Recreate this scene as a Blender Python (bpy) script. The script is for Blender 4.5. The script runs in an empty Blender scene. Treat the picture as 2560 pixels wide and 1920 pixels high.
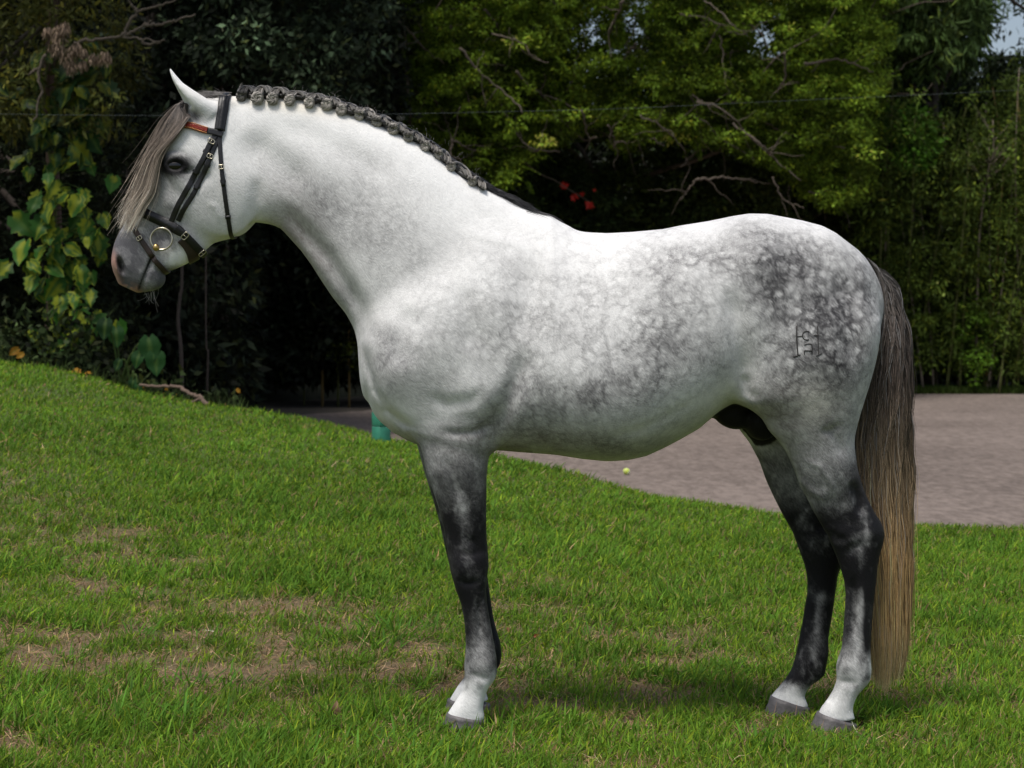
import bpy, math, random
import numpy as np
from mathutils import Vector, Matrix
from mathutils.bvhtree import BVHTree
random.seed(7); RNG = np.random.default_rng(7)
sc = bpy.context.scene
COL = sc.collection
# ------------------------------------------------------------------ camera
FPX = 4800.0; HOR = 785.0; CAMH = 1.30
cam_d = bpy.data.cameras.new('camera'); cam = bpy.data.objects.new('camera', cam_d); COL.objects.link(cam)
cam.location = (0, 0, CAMH); cam.rotation_euler = (math.radians(90), 0, 0)
cam_d.sensor_width = 36.0; cam_d.lens = 36.0*FPX/2560.0
cam_d.shift_y = -(960.0-HOR)/2560.0
cam_d.clip_start = 0.1; cam_d.clip_end = 2000
cam_d.dof.use_dof = True; cam_d.dof.focus_distance = 5.95; cam_d.dof.aperture_fstop = 7.1
sc.camera = cam
# ------------------------------------------------------------------ light
SUN_EL, SUN_AZ = 68.0, 212.0        # azimuth clockwise from +Y (away from the camera)
w = bpy.data.worlds.new('World'); sc.world = w; w.use_nodes = True
nt = w.node_tree; nt.nodes.clear()
sky = nt.nodes.new('ShaderNodeTexSky'); sky.sky_type = 'NISHITA'; sky.sun_disc = False
sky.sun_elevation = math.radians(SUN_EL); sky.sun_rotation = math.radians(SUN_AZ)
sky.air_density = 1.0; sky.dust_density = 3.0; sky.ozone_density = 1.0
bg = nt.nodes.new('ShaderNodeBackground'); bg.inputs[1].default_value = 0.125
wo = nt.nodes.new('ShaderNodeOutputWorld')
hs = nt.nodes.new('ShaderNodeHueSaturation'); hs.inputs['Saturation'].default_value = .78    # thin high cloud
nt.links.new(sky.outputs[0], hs.inputs['Color']); nt.links.new(hs.outputs[0], bg.inputs[0]); nt.links.new(bg.outputs[0], wo.inputs[0])
sl = bpy.data.lights.new('sun', 'SUN'); sl.energy = 2.9; sl.angle = math.radians(18.0); sl.color = (1.0, 0.965, 0.91)
sun = bpy.data.objects.new('sun', sl); COL.objects.link(sun)
_e, _a = math.radians(SUN_EL), math.radians(SUN_AZ)
sdir = Vector((math.sin(_a)*math.cos(_e), math.cos(_a)*math.cos(_e), math.sin(_e)))
sun.rotation_euler = sdir.to_track_quat('Z', 'Y').to_euler(); sun.location = sdir*40
sc.view_settings.view_transform = 'Standard'; sc.view_settings.look = 'None'
sc.view_settings.exposure = 0.04; sc.view_settings.gamma = 1.0
sc.cycles.use_denoising = True
sc.cycles.max_bounces = 6; sc.cycles.transparent_max_bounces = 8
# ------------------------------------------------------------------ helpers
def W(px, py, Y):
    return np.array([(px-1280.0)*Y/FPX, Y, CAMH-(py-HOR)*Y/FPX])
def tag(o, label=None, cat=None, group=None, kind=None):
    if label: o['label'] = label
    if cat: o['category'] = cat
    if group: o['group'] = group
    if kind: o['kind'] = kind
    return o
def empty(name, loc, label=None, cat=None, group=None):
    o = bpy.data.objects.new(name, None); COL.objects.link(o); o.location = loc; o.empty_display_size = .1
    return tag(o, label, cat, group)
def mesh(name, V, quads=None, tris=None, mat=None, smooth=False, attrs=None, parent=None, polys=None, midx=None):
    """one mesh object out of numpy arrays; world coordinates even under a parent"""
    V = np.asarray(V, np.float32).reshape(-1, 3)
    q_ = parent
    while q_ is not None: V = V-np.array(q_.location, np.float32); q_ = q_.parent
    me = bpy.data.meshes.new(name)
    me.vertices.add(len(V)); me.vertices.foreach_set('co', V.ravel())
    L = []; S = []; T = []; n = 0
    for arr, k in ((quads, 4), (tris, 3)):
        if arr is not None and len(arr):
            arr = np.asarray(arr, np.int32).reshape(-1, k)
            L.append(arr.ravel()); S.append(n+np.arange(len(arr), dtype=np.int32)*k); T.append(np.full(len(arr), k, np.int32)); n += arr.size
    if polys:
        for p in polys:
            L.append(np.array(p, np.int32)); S.append(np.array([n], np.int32)); T.append(np.array([len(p)], np.int32)); n += len(p)
    L = np.concatenate(L); S = np.concatenate(S); T = np.concatenate(T)
    me.loops.add(len(L)); me.loops.foreach_set('vertex_index', L)
    me.polygons.add(len(S)); me.polygons.foreach_set('loop_start', S); me.polygons.foreach_set('loop_total', T)
    if smooth: me.polygons.foreach_set('use_smooth', np.ones(len(S), bool))
    for m in (mat if isinstance(mat, (list, tuple)) else [mat]):
        if m: me.materials.append(m)
    if midx is not None: me.polygons.foreach_set('material_index', np.asarray(midx, np.int32))
    for k, a in (attrs or {}).items():
        a = np.asarray(a, np.float32)
        if a.ndim == 2:
            if a.shape[1] == 3: a = np.concatenate([a, np.ones((len(a), 1), np.float32)], 1)
            at = me.attributes.new(k, 'FLOAT_COLOR', 'POINT'); at.data.foreach_set('color', a.ravel())
        else:
            at = me.attributes.new(k, 'FLOAT', 'POINT'); at.data.foreach_set('value', a)
    me.update(calc_edges=True)
    o = bpy.data.objects.new(name, me); COL.objects.link(o)
    if parent is not None: o.parent = parent
    return o
class MB:
    """collects pieces (vertices, quads, tris, attribute) and links them as one mesh"""
    def __init__(s): s.V = []; s.Q = []; s.T = []; s.A = {}; s.n = 0
    def add(s, V, Q=None, T=None, **A):
        V = np.asarray(V, float).reshape(-1, 3)
        if Q is not None and len(Q): s.Q.append(np.asarray(Q, int).reshape(-1, 4)+s.n)
        if T is not None and len(T): s.T.append(np.asarray(T, int).reshape(-1, 3)+s.n)
        for k, a in A.items():
            a = np.asarray(a, float)
            if a.ndim == 0: a = np.full(len(V), float(a))
            if a.ndim == 1 and a.shape[0] == 3 and len(V) != 3: a = np.tile(a, (len(V), 1))
            s.A.setdefault(k, []).append(a)
        s.V.append(V); s.n += len(V)
    def tube(s, P, R, k=6, close=False, cap=True, flat=1.0, **A):
        P = np.asarray(P, float); n = len(P); R = np.broadcast_to(np.asarray(R, float), (n,))
        if close: Tn = np.roll(P, -1, 0)-np.roll(P, 1, 0)
        else: Tn = np.gradient(P, axis=0)
        Tn /= np.linalg.norm(Tn, axis=1)[:, None]+1e-12
        ref = np.array([0, 1., 0]) if abs(Tn[:, 1]).mean() < .8 else np.array([0, 0, 1.])
        U = np.cross(Tn, ref); U /= np.linalg.norm(U, axis=1)[:, None]+1e-9; B = np.cross(Tn, U)
        a = np.arange(k)*2*math.pi/k
        V = P[:, None]+R[:, None, None]*(np.cos(a)[None, :, None]*U[:, None]+flat*np.sin(a)[None, :, None]*B[:, None])
        V = V.reshape(-1, 3); Q = []
        m = n if close else n-1
        i = np.arange(m)[:, None]; j = np.arange(k)[None]
        i2 = (i+1) % n; j2 = (j+1) % k
        Q = np.stack([i*k+j, i*k+j2, i2*k+j2, i2*k+j], -1).reshape(-1, 4)
        T = None
        if cap and not close:
            V = np.concatenate([V, P[:1], P[-1:]]); c0, c1 = n*k, n*k+1
            T = [[c0, (q+1) % k, q] for q in range(k)]+[[c1, (n-1)*k+q, (n-1)*k+(q+1) % k] for q in range(k)]
            A = {kk: (np.concatenate([np.repeat(np.asarray(v), k, 0), np.asarray(v)[:1], np.asarray(v)[-1:]]) if np.ndim(v) and len(v) == n and n != 3 else v) for kk, v in A.items()}
        else:
            A = {kk: (np.repeat(np.asarray(v), k, 0) if np.ndim(v) and len(v) == n and n != 3 else v) for kk, v in A.items()}
        s.add(V, Q, T, **A)
    def box(s, c, h, **A):
        c = np.asarray(c, float); h = np.asarray(h, float)
        V = np.array([[x, y, z] for x in (-1, 1) for y in (-1, 1) for z in (-1, 1)])*h+c
        s.add(V, [[0, 1, 3, 2], [4, 6, 7, 5], [0, 4, 5, 1], [2, 3, 7, 6], [0, 2, 6, 4], [1, 5, 7, 3]], **A)
    def ball(s, c, r, k=12, **A):
        r = np.broadcast_to(np.asarray(r, float), (3,))
        th = np.linspace(0, math.pi, k//2+1)[1:-1]; ph = np.arange(k)*2*math.pi/k
        V = np.array([[math.sin(t)*math.cos(p), math.sin(t)*math.sin(p), math.cos(t)] for t in th for p in ph]+[[0, 0, 1], [0, 0, -1]])*r+np.asarray(c)
        m = len(th); Q = [[i*k+j, i*k+(j+1) % k, (i+1)*k+(j+1) % k, (i+1)*k+j] for i in range(m-1) for j in range(k)]
        T = [[m*k, (j+1) % k, j] for j in range(k)]+[[m*k+1, (m-1)*k+j, (m-1)*k+(j+1) % k] for j in range(k)]
        s.add(V, Q, T, **A)
    def build(s, name, mat, parent=None, smooth=True):
        A = {k: np.concatenate(v) for k, v in s.A.items()}
        return mesh(name, np.concatenate(s.V), np.concatenate(s.Q) if s.Q else None, np.concatenate(s.T) if s.T else None, mat, smooth, A, parent)
def smoothstep(a, b, x):
    t = np.clip((x-a)/(b-a), 0, 1); return t*t*(3-2*t)
def vnoise(P, seed=0):
    """value noise of an (n,2) or (n,3) array, 0..1"""
    P = np.asarray(P, float)
    if P.shape[1] == 2: P = np.concatenate([P, np.zeros((len(P), 1))], 1)
    I = np.floor(P).astype(np.int64); F = P-I; F = F*F*(3-2*F); r = np.zeros(len(P))
    for c in range(8):
        o = np.array([c & 1, (c >> 1) & 1, (c >> 2) & 1]); J = I+o
        h = (J[:, 0]*374761393+J[:, 1]*668265263+J[:, 2]*2147483647+seed*1274126177) & 0xffffffff
        h = ((h ^ (h >> 13))*1274126177) & 0xffffffff; h = (h ^ (h >> 16)) & 0xffff
        wt = np.prod(np.where(o[None] == 1, F, 1-F), axis=1); r += wt*h/65535.0
    return r
def fbm(P, o=3, seed=0):
    P = np.asarray(P, float); r = 0; a = .5; t = 0
    for i in range(o): r = r+a*vnoise(P*2**i, seed+i); t += a; a *= .5
    return r/t
def spline(P, n):
    """Catmull-Rom resampling of control points"""
    P = np.asarray(P, float); m = len(P)
    Q = np.concatenate([[2*P[0]-P[1]], P, [2*P[-1]-P[-2]]])
    u = np.linspace(0, m-1-1e-9, n); i = u.astype(int); t = (u-i)[:, None]
    a, b, c, d = Q[i], Q[i+1], Q[i+2], Q[i+3]
    return .5*((2*b)+(-a+c)*t+(2*a-5*b+4*c-d)*t**2+(-a+3*b-3*c+d)*t**3)
# ------------------------------------------------------------------ materials
def new_mat(name):
    m = bpy.data.materials.new(name); m.use_nodes = True; nt = m.node_tree; nt.nodes.clear()
    out = nt.nodes.new('ShaderNodeOutputMaterial'); p = nt.nodes.new('ShaderNodeBsdfPrincipled')
    nt.links.new(p.outputs[0], out.inputs[0]); return m, nt, p, out
def nd(nt, t, **kw):
    n = nt.nodes.new(t)
    for k, v in kw.items(): setattr(n, k, v)
    return n
def simple(name, col, rough=.6, metal=0, nscale=None, namt=.25, bump=0, coat=0):
    m, nt, p, out = new_mat(name); p.inputs['Roughness'].default_value = rough; p.inputs['Metallic'].default_value = metal
    p.inputs['Base Color'].default_value = (*col, 1)
    if coat: p.inputs['Coat Weight'].default_value = coat
    if nscale:
        tc = nd(nt, 'ShaderNodeTexCoord'); nz = nd(nt, 'ShaderNodeTexNoise'); nz.inputs['Scale'].default_value = nscale; nz.inputs['Detail'].default_value = 5
        nt.links.new(tc.outputs['Object'], nz.inputs['Vector'])
        mx = nd(nt, 'ShaderNodeMix', data_type='RGBA'); mx.inputs[6].default_value = (*[c*(1-namt) for c in col], 1); mx.inputs[7].default_value = (*[min(1, c*(1+namt)) for c in col], 1)
        nt.links.new(nz.outputs[0], mx.inputs[0]); nt.links.new(mx.outputs[2], p.inputs['Base Color'])
        if bump:
            b = nd(nt, 'ShaderNodeBump'); b.inputs['Strength'].default_value = bump; b.inputs['Distance'].default_value = .01
            nt.links.new(nz.outputs[0], b.inputs['Height']); nt.links.new(b.outputs[0], p.inputs['Normal'])
    return m
def leafmat(name, trans=.35, rough=.5, spec=.3):
    """leaf: per-leaf colour attribute 'col', part of the light passes through"""
    m, nt, p, out = new_mat(name)
    a = nd(nt, 'ShaderNodeAttribute', attribute_name='col')
    p.inputs['Roughness'].default_value = rough; p.inputs['Specular IOR Level'].default_value = spec
    nt.links.new(a.outputs['Color'], p.inputs['Base Color'])
    if trans > 0:
        tr = nd(nt, 'ShaderNodeBsdfTranslucent'); hs = nd(nt, 'ShaderNodeHueSaturation'); hs.inputs['Value'].default_value = 1.3; hs.inputs['Hue'].default_value = .49
        nt.links.new(a.outputs['Color'], hs.inputs['Color']); nt.links.new(hs.outputs[0], tr.inputs[0])
        mx = nd(nt, 'ShaderNodeMixShader'); mx.inputs[0].default_value = trans
        nt.links.new(p.outputs[0], mx.inputs[1]); nt.links.new(tr.outputs[0], mx.inputs[2]); nt.links.new(mx.outputs[0], out.inputs[0])
    return m
# ================================================================== HORSE
YM = 6.125                      # depth of the horse's middle plane
def Wx(P, Y): P = np.asarray(P, float); return np.stack([(P[:, 0]-1280)*Y/FPX, CAMH-(P[:, 1]-HOR)*Y/FPX], 1)
class Loft:
    """implicit limb: an axis in the x-z plane, two edge lines, a half width along it"""
    def __init__(s, e1, e2, o, d, wid, Y=YM, yc=0.0, n=2.0, skew=0.0, sm=.010, smw=.03, t0=None, t1=None, mirror=False):
        s.Y = Y; s.mirror = mirror
        O = Wx([o], Y)[0]; D = Wx([d], Y)[0]; ax = D-O; ax /= np.linalg.norm(ax); s.o, s.d = O, ax; s.p = np.array([-ax[1], ax[0]])
        A = (Wx(e1, Y)-O); B = (Wx(e2, Y)-O); ta, sa = A@s.d, A@s.p; tb, sb = B@s.d, B@s.p
        if sa.mean() > sb.mean(): ta, sa, tb, sb = tb, sb, ta, sa
        ia = np.argsort(ta); ib = np.argsort(tb)
        lo0 = max(ta.min(), tb.min()) if t0 is None else t0; hi0 = min(ta.max(), tb.max()) if t1 is None else t1
        s.t = np.arange(lo0, hi0+.004, .004)
        f = lambda tt, ss: np.interp(s.t, tt, ss)
        k = max(1, int(sm/.004)); ker = np.exp(-np.linspace(-2, 2, 4*k+1)**2); ker /= ker.sum()
        def smt(v): return np.convolve(np.pad(v, 2*k, mode='reflect', reflect_type='odd'), ker, 'valid')
        kw = max(1, min(int(smw/.004), (len(s.t)-2)//2)); kerw = np.exp(-np.linspace(-2, 2, 4*kw+1)**2); kerw /= kerw.sum()
        def smw_(v): return np.convolve(np.pad(v, 2*kw, mode='reflect', reflect_type='odd'), kerw, 'valid')
        s.lo = smt(f(ta[ia], sa[ia])); s.hi = smt(f(tb[ib], sb[ib]))
        wd = np.asarray(wid, float); wp = (Wx(wd[:, :2], Y)-O)@s.d; iw = np.argsort(wp)
        s.w = smw_(np.interp(s.t, wp[iw], wd[iw, 2])); s.yc = smw_(np.interp(s.t, wp[iw], wd[iw, 3])) if wd.shape[1] > 3 else np.full(len(s.t), yc)
        s.n = n; s.skew = skew
        pts = np.concatenate([Wx(e1, Y), Wx(e2, Y)]); s.bb = (pts.min(0)-.07, pts.max(0)+.07)
    def __call__(s, P):
        out = np.full(len(P), 9.0)
        m = (P[:, 0] > s.bb[0][0]) & (P[:, 0] < s.bb[1][0]) & (P[:, 2] > s.bb[0][1]) & (P[:, 2] < s.bb[1][1])
        if not m.any(): return out
        Q = P[m]; q = Q[:, [0, 2]]-s.o; t = q@s.d; u = q@s.p; y = Q[:, 1]-YM
        if s.mirror: y = np.abs(y)
        tc = np.clip(t, s.t[0], s.t[-1])
        lo = np.interp(tc, s.t, s.lo); hi = np.interp(tc, s.t, s.hi); a = np.interp(tc, s.t, s.w); y = y-np.interp(tc, s.t, s.yc)
        b = np.maximum((hi-lo)/2, .002); c = (hi+lo)/2; v = (u-c)
        sk = s.skew if np.isscalar(s.skew) else np.interp(tc, s.t, s.skew)
        a = np.maximum(a*(1+sk*np.clip(v/b, -1.2, 1.2)), .002)
        n = s.n; Ya = np.abs(y)/a+1e-6; Vb = np.abs(v)/b+1e-6
        rho = (Ya**n+Vb**n)**(1/n)
        g = np.sqrt((Ya**(n-1)/a)**2+(Vb**(n-1)/b)**2)*rho**(1-n)
        d = np.maximum((rho-1)/g, -np.minimum(a, b)*1.2)
        cap = np.maximum(s.t[0]-t, t-s.t[-1])
        d = np.where((d > 0) & (cap > 0), np.hypot(d, cap), np.maximum(d, cap))
        out[m] = d; return out
def smin(a, b, k):
    h = np.maximum(k-np.abs(a-b), 0)/k; return np.minimum(a, b)-h*h*k*.25
def smax(a, b, k): return -smin(-a, -b, k)
class Ell:
    """implicit ellipsoid turned in the x-z plane; px,py centre, radii in metres"""
    def __init__(s, px, py, y, r, ang=0, mirror=True, Y=YM):
        s.c = Wx([(px, py)], Y)[0]; s.y = y; s.r = r; s.mirror = mirror; a = math.radians(ang); s.ca, s.sa = math.cos(a), math.sin(a)
    def __call__(s, P):
        out = np.full(len(P), 9.0); x = P[:, 0]-s.c[0]; z = P[:, 2]-s.c[1]; R = max(s.r)+.08
        m = (np.abs(x) < R) & (np.abs(z) < R)
        x = x[m]; z = z[m]; y = P[m, 1]-YM
        if s.mirror: y = np.abs(y)
        y = y-s.y
        X = (x*s.ca+z*s.sa)/s.r[0]; Z = (-x*s.sa+z*s.ca)/s.r[2]; Y_ = y/s.r[1]
        k0 = np.sqrt(X*X+Y_*Y_+Z*Z)+1e-9; k1 = np.sqrt((X/s.r[0])**2+(Y_/s.r[1])**2+(Z/s.r[2])**2)+1e-9
        out[m] = k0*(k0-1)/k1; return out
# ---- outlines measured on the photograph (2560 px wide)
BACK = [(1377,551),(1403,567),(1432,577),(1474,581),(1516,583),(1580,580),(1656,573),(1706,563),(1770,553),(1833,540),(1872,534),(1919,535),(1956,542),(2003,551),(2053,564),(2086,581),(2115,603),(2144,625),(2165,648),(2183,676),(2198,706),(2207,735),(2211,764)]
torso = Loft([(925,830),(930,790),(945,740),(1000,690),(1080,640),(1180,590),(1300,556)]+BACK,
             [(925,985),(935,1018),(954,1045),(981,1074),(1017,1099),(1060,1118),(1120,1127),(1227,1124),(1305,1129),(1390,1133),(1453,1141),(1516,1146),(1567,1143),(1613,1133),(1656,1114),(1698,1093),(1744,1068),(1790,1030),(1830,1004),(1880,1005),(1950,1030),(2020,1030),(2090,990),(2150,920),(2190,850),(2211,764)],
             (905,850), (2212,850),
             [(925,850,.08),(935,850,.12),(980,850,.17),(1050,850,.185),(1150,850,.20),(1250,850,.225),(1350,850,.25),(1450,850,.275),(1600,850,.295),(1700,850,.29),(1800,850,.265),(1900,850,.25),(2000,850,.235),(2080,850,.205),(2140,850,.16),(2180,850,.105),(2200,850,.06),(2211,850,.01)],
             n=2.15, skew=-.10, sm=.004, smw=.012)
torso.skew = np.interp(torso.t, [0, .5, .72, .95, 2], [-.3, -.36, -.34, -.12, -.10])
shoulder = Loft([(1190,600),(1110,680),(1010,740),(945,800),(915,860),(922,925),(936,975),(965,1022),(1017,1060),(1039,1085),(1050,1110)],
                [(1340,600),(1350,700),(1345,800),(1325,880),(1295,950),(1265,1000),(1246,1045),(1236,1080),(1230,1115)],
                (1260,560), (1130,1100),
                [(1260,580,.012,.07),(1240,650,.055,.095),(1210,780,.105,.125),(1180,880,.12,.13),(1150,980,.10,.13),(1130,1060,.075,.13),(1125,1100,.066,.13)], n=2.1, mirror=True, sm=.012, smw=.05, Y=5.95)
fore_n = Loft([(1080,985),(1052,1020),(1036,1060),(1050,1106),(1062,1153),(1069,1186),(1076,1200),(1095,1263),(1110,1327),(1120,1390),(1129,1436),(1139,1474),(1152,1508),(1160,1550),(1164,1592),(1164,1630),(1160,1664),(1162,1698),(1156,1727),(1139,1753),(1120,1782),(1112,1800)],
              [(1190,985),(1225,1020),(1238,1062),(1230,1106),(1221,1142),(1216,1186),(1216,1263),(1216,1327),(1219,1369),(1222,1411),(1219,1436),(1215,1474),(1217,1504),(1224,1546),(1230,1580),(1236,1613),(1240,1647),(1243,1681),(1236,1702),(1219,1723),(1211,1748),(1207,1770),(1211,1791),(1211,1800)],
              (1150,1000), (1150,1800),
              [(1150,985,.03,-.10),(1150,1030,.070,-.12),(1150,1070,.080,-.13),(1150,1140,.070,-.13),(1150,1250,.058,-.125),(1150,1350,.047,-.12),(1150,1400,.049,-.12),(1150,1440,.048,-.12),(1150,1500,.035,-.12),(1150,1560,.029,-.12),(1150,1620,.033,-.12),(1150,1660,.039,-.12),(1150,1690,.038,-.12),(1150,1735,.032,-.12),(1150,1770,.041,-.12),(1150,1800,.041,-.12)],
              Y=6.0, n=2.2, sm=.009, smw=.018)
fore_f = Loft([(1000,1010),(1025,1060),(1042,1106),(1060,1170),(1078,1230),(1098,1300),(1118,1390),(1128,1430),(1143,1474),(1164,1520),(1172,1560),(1177,1600),(1176,1640),(1170,1668),(1160,1695),(1146,1712),(1134,1732),(1122,1752)],
              [(1240,1010),(1232,1059),(1224,1106),(1214,1186),(1210,1263),(1210,1327),(1214,1369),(1218,1405),(1218,1436),(1224,1480),(1234,1546),(1243,1580),(1250,1605),(1254,1635),(1251,1660),(1242,1675),(1226,1692),(1214,1712),(1216,1735),(1222,1752)],
              (1150,1000), (1160,1752),
              [(1150,1000,.085,.13),(1150,1140,.070,.135),(1150,1250,.058,.14),(1150,1340,.047,.145),(1150,1400,.049,.15),(1150,1440,.045,.15),(1150,1500,.034,.15),(1150,1560,.029,.15),(1150,1610,.036,.15),(1150,1650,.038,.15),(1150,1700,.032,.15),(1150,1752,.045,.15)],
              Y=6.275, n=2.2, sm=.009, smw=.018)
hind_n = Loft([(1900,700),(1850,800),(1836,880),(1840,950),(1855,1000),(1888,1023),(1910,1045),(1924,1077),(1950,1106),(1968,1135),(1986,1175),(2007,1222),(2033,1276),(2054,1312),(2076,1348),(2091,1388),(2103,1424),(2112,1454),(2115,1490),(2112,1536),(2109,1581),(2106,1617),(2099,1647),(2094,1677),(2093,1701),(2085,1725),(2070,1750),(2051,1774),(2044,1798)],
              [(2120,700),(2180,764),(2198,800),(2199,836),(2192,873),(2182,916),(2169,963),(2156,1006),(2144,1050),(2136,1086),(2134,1110),(2136,1135),(2141,1171),(2156,1215),(2170,1247),(2188,1283),(2204,1306),(2212,1330),(2210,1356),(2201,1385),(2195,1417),(2191,1461),(2184,1520),(2181,1566),(2178,1611),(2178,1647),(2180,1680),(2176,1704),(2160,1722),(2145,1737),(2136,1756),(2132,1774),(2138,1798)],
              (2060,680), (2100,1798),
              [(2060,700,.02,-.08),(2060,760,.09,-.115),(2060,820,.12,-.125),(2060,900,.13,-.13),(2060,980,.12,-.13),(2060,1050,.10,-.13),(2060,1110,.082,-.128),(2060,1180,.068,-.125),(2060,1250,.054,-.12),(2060,1310,.048,-.118),(2060,1350,.050,-.118),(2060,1400,.044,-.118),(2060,1450,.036,-.118),(2060,1540,.030,-.118),(2060,1620,.034,-.118),(2060,1670,.042,-.118),(2060,1700,.040,-.118),(2060,1740,.033,-.118),(2060,1775,.041,-.118),(2060,1798,.041,-.118)],
              Y=6.0, n=2.1, sm=.008, smw=.018)
hind_f = Loft([(1800,720),(1812,800),(1822,880),(1832,960),(1842,1040),(1850,1074),(1874,1106),(1899,1153),(1917,1204),(1935,1243),(1957,1287),(1982,1330),(1996,1370),(2011,1410),(2018,1442),(2019,1479),(2014,1505),(2007,1551),(1998,1596),(1989,1641),(1980,1671),(1964,1698),(1946,1719),(1931,1735),(1926,1745),(1921,1768)],
              [(2110,720),(2180,800),(2180,880),(2150,950),(2110,1010),(2075,1060),(2062,1100),(2060,1140),(2066,1180),(2082,1225),(2098,1262),(2112,1290),(2122,1315),(2122,1345),(2114,1385),(2106,1415),(2097,1448),(2088,1490),(2082,1530),(2073,1581),(2067,1626),(2066,1665),(2062,1687),(2048,1700),(2031,1709),(2019,1722),(2010,1741),(2016,1752),(2021,1768)],
              (2010,700), (2000,1768),
              [(2010,720,.02,.08),(2010,780,.09,.11),(2010,900,.12,.12),(2010,980,.11,.12),(2010,1050,.095,.12),(2010,1110,.08,.12),(2010,1180,.067,.12),(2010,1250,.054,.118),(2010,1310,.047,.115),(2010,1350,.05,.115),(2010,1400,.044,.115),(2010,1450,.036,.115),(2010,1540,.030,.115),(2010,1610,.034,.115),(2010,1660,.042,.115),(2010,1690,.038,.115),(2010,1720,.034,.115),(2010,1768,.040,.115)],
              Y=6.24, n=2.1, sm=.008, smw=.018)
neck = Loft([(530,250),(545,245),(573,241),(611,240),(654,237),(727,241),(781,251),(835,267),(889,289),(944,311),(998,334),(1052,360),(1088,385),(1124,415),(1179,453),(1215,472),(1269,497),(1323,528),(1360,548),(1400,572),(1440,605)],
            [(440,378),(500,440),(560,500),(615,548),(645,556),(677,561),(702,571),(727,598),(753,627),(778,661),(800,696),(833,745),(865,784),(887,824),(899,860),(905,907),(909,945),(919,980),(932,1012),(955,1038),(1000,1060),(1060,1065)],
            (520,330), (1250,850),
            [(520,330,.062),(600,387,.070),(680,444,.078),(760,501,.088),(850,565,.105),(950,636,.135),(1050,708,.160),(1140,772,.165),(1200,815,.145),(1250,850,.11)],
            n=2.05, skew=0.0, sm=.010)
neck.skew = np.interp(neck.t, [neck.t[0], neck.t[-1]], [-.15, -.25])   # thicker towards the throat
FACE = [(548,246),(520,247),(492,254),(465,264),(450,277),(427,310),(408,350),(394,395),(377,440),(355,482),(334,518),(314,554),(298,583),(286,609),(280,638),(279,660),(284,680),(291,696),(298,714),(308,727),(321,735),(335,737)]
JAW = [(590,262),(610,320),(622,380),(632,440),(634,500),(626,545),(612,571),(596,588),(575,597),(553,602),(533,608),(512,627),(495,644),(466,660),(438,673),(424,677),(413,681),(411,685),(414,693),(412,706),(403,719),(383,727),(360,731),(347,731)]
head = Loft(FACE, JAW, (545,270), (345,700),
            [(560,240,.045),(545,270,.058),(525,313,.078),(505,355,.092),(485,400,.095),(462,450,.088),(440,495,.076),(420,540,.064),(400,585,.054),(380,625,.050),(362,663,.053),(352,685,.052),(343,705,.042),(338,720,.030),(333,733,.012)],
            n=2.45, skew=0.0, sm=.005, smw=.02)
cheek = Ell(548, 472, .050, (.150, .040, .122), -62, Y=6.05)                   # flat round jaw muscle
eyeb = Ell(446, 405, .066, (.046, .031, .040), -10, Y=6.04)                     # orbit
zyg = Loft([(422,420),(440,448),(475,485)],[(440,398),(462,425),(495,468)],(430,408),(485,475),[(430,408,.016,.078),(485,475,.010,.082)],n=2,mirror=True)
# ears: a leaf shaped loft, hollowed towards the front
def mk_ear(Y, sg, dx):
    d = lambda L: [(520+(x-520)*(1-dx), 285+(y-285)*(1-dx)) for x, y in L]
    e = Loft(d([(423,168),(427,186),(434,207),(445,231),(457,255),(472,276),(492,298),(500,310)]),
             d([(425,168),(437,184),(457,207),(479,222),(501,236),(522,249),(542,262),(560,285)]), (424,169), (525,300),
             [(424,169,.006,sg*.085),(440,195,.020,sg*.082),(460,220,.030,sg*.078),(480,245,.036,sg*.070),(500,270,.036,sg*.060),(520,295,.030,sg*.05)], Y=Y, n=2.0, sm=.004, smw=.01)
    h = Loft(d([(426,196),(430,206),(438,236),(450,262),(470,288)]),
             d([(428,196),(437,209),(448,224),(461,240),(478,262)]), (424,169), (525,300),
             [(424,169,.004,sg*.100),(440,195,.016,sg*.100),(460,220,.022,sg*.097),(480,245,.022,sg*.090),(500,275,.010,sg*.08)], Y=Y, n=2.0, sm=.004, smw=.01)
    return e, h
EARS = [mk_ear(6.045, -1, 0), mk_ear(6.20, 1, .30)]
def ear_f(P):
    r = [smax(e(P), -h(P), .005) for e, h in EARS]; return np.minimum(r[0], r[1])
def seg_dist(P2, L):
    best = np.full(len(P2), 9.0); par = np.zeros(len(P2)); ln = np.linalg.norm(np.diff(L, axis=0), axis=1); cs = np.concatenate([[0], np.cumsum(ln)])
    for i, (a, b) in enumerate(zip(L[:-1], L[1:])):
        ab = b-a; t = np.clip(((P2-a)@ab)/(ab@ab), 0, 1); d = np.linalg.norm(P2-a-t[:, None]*ab, axis=1); m = d < best
        best[m] = d[m]; par[m] = (cs[i]+t[m]*ln[i])/cs[-1]
    return best, par
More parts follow.
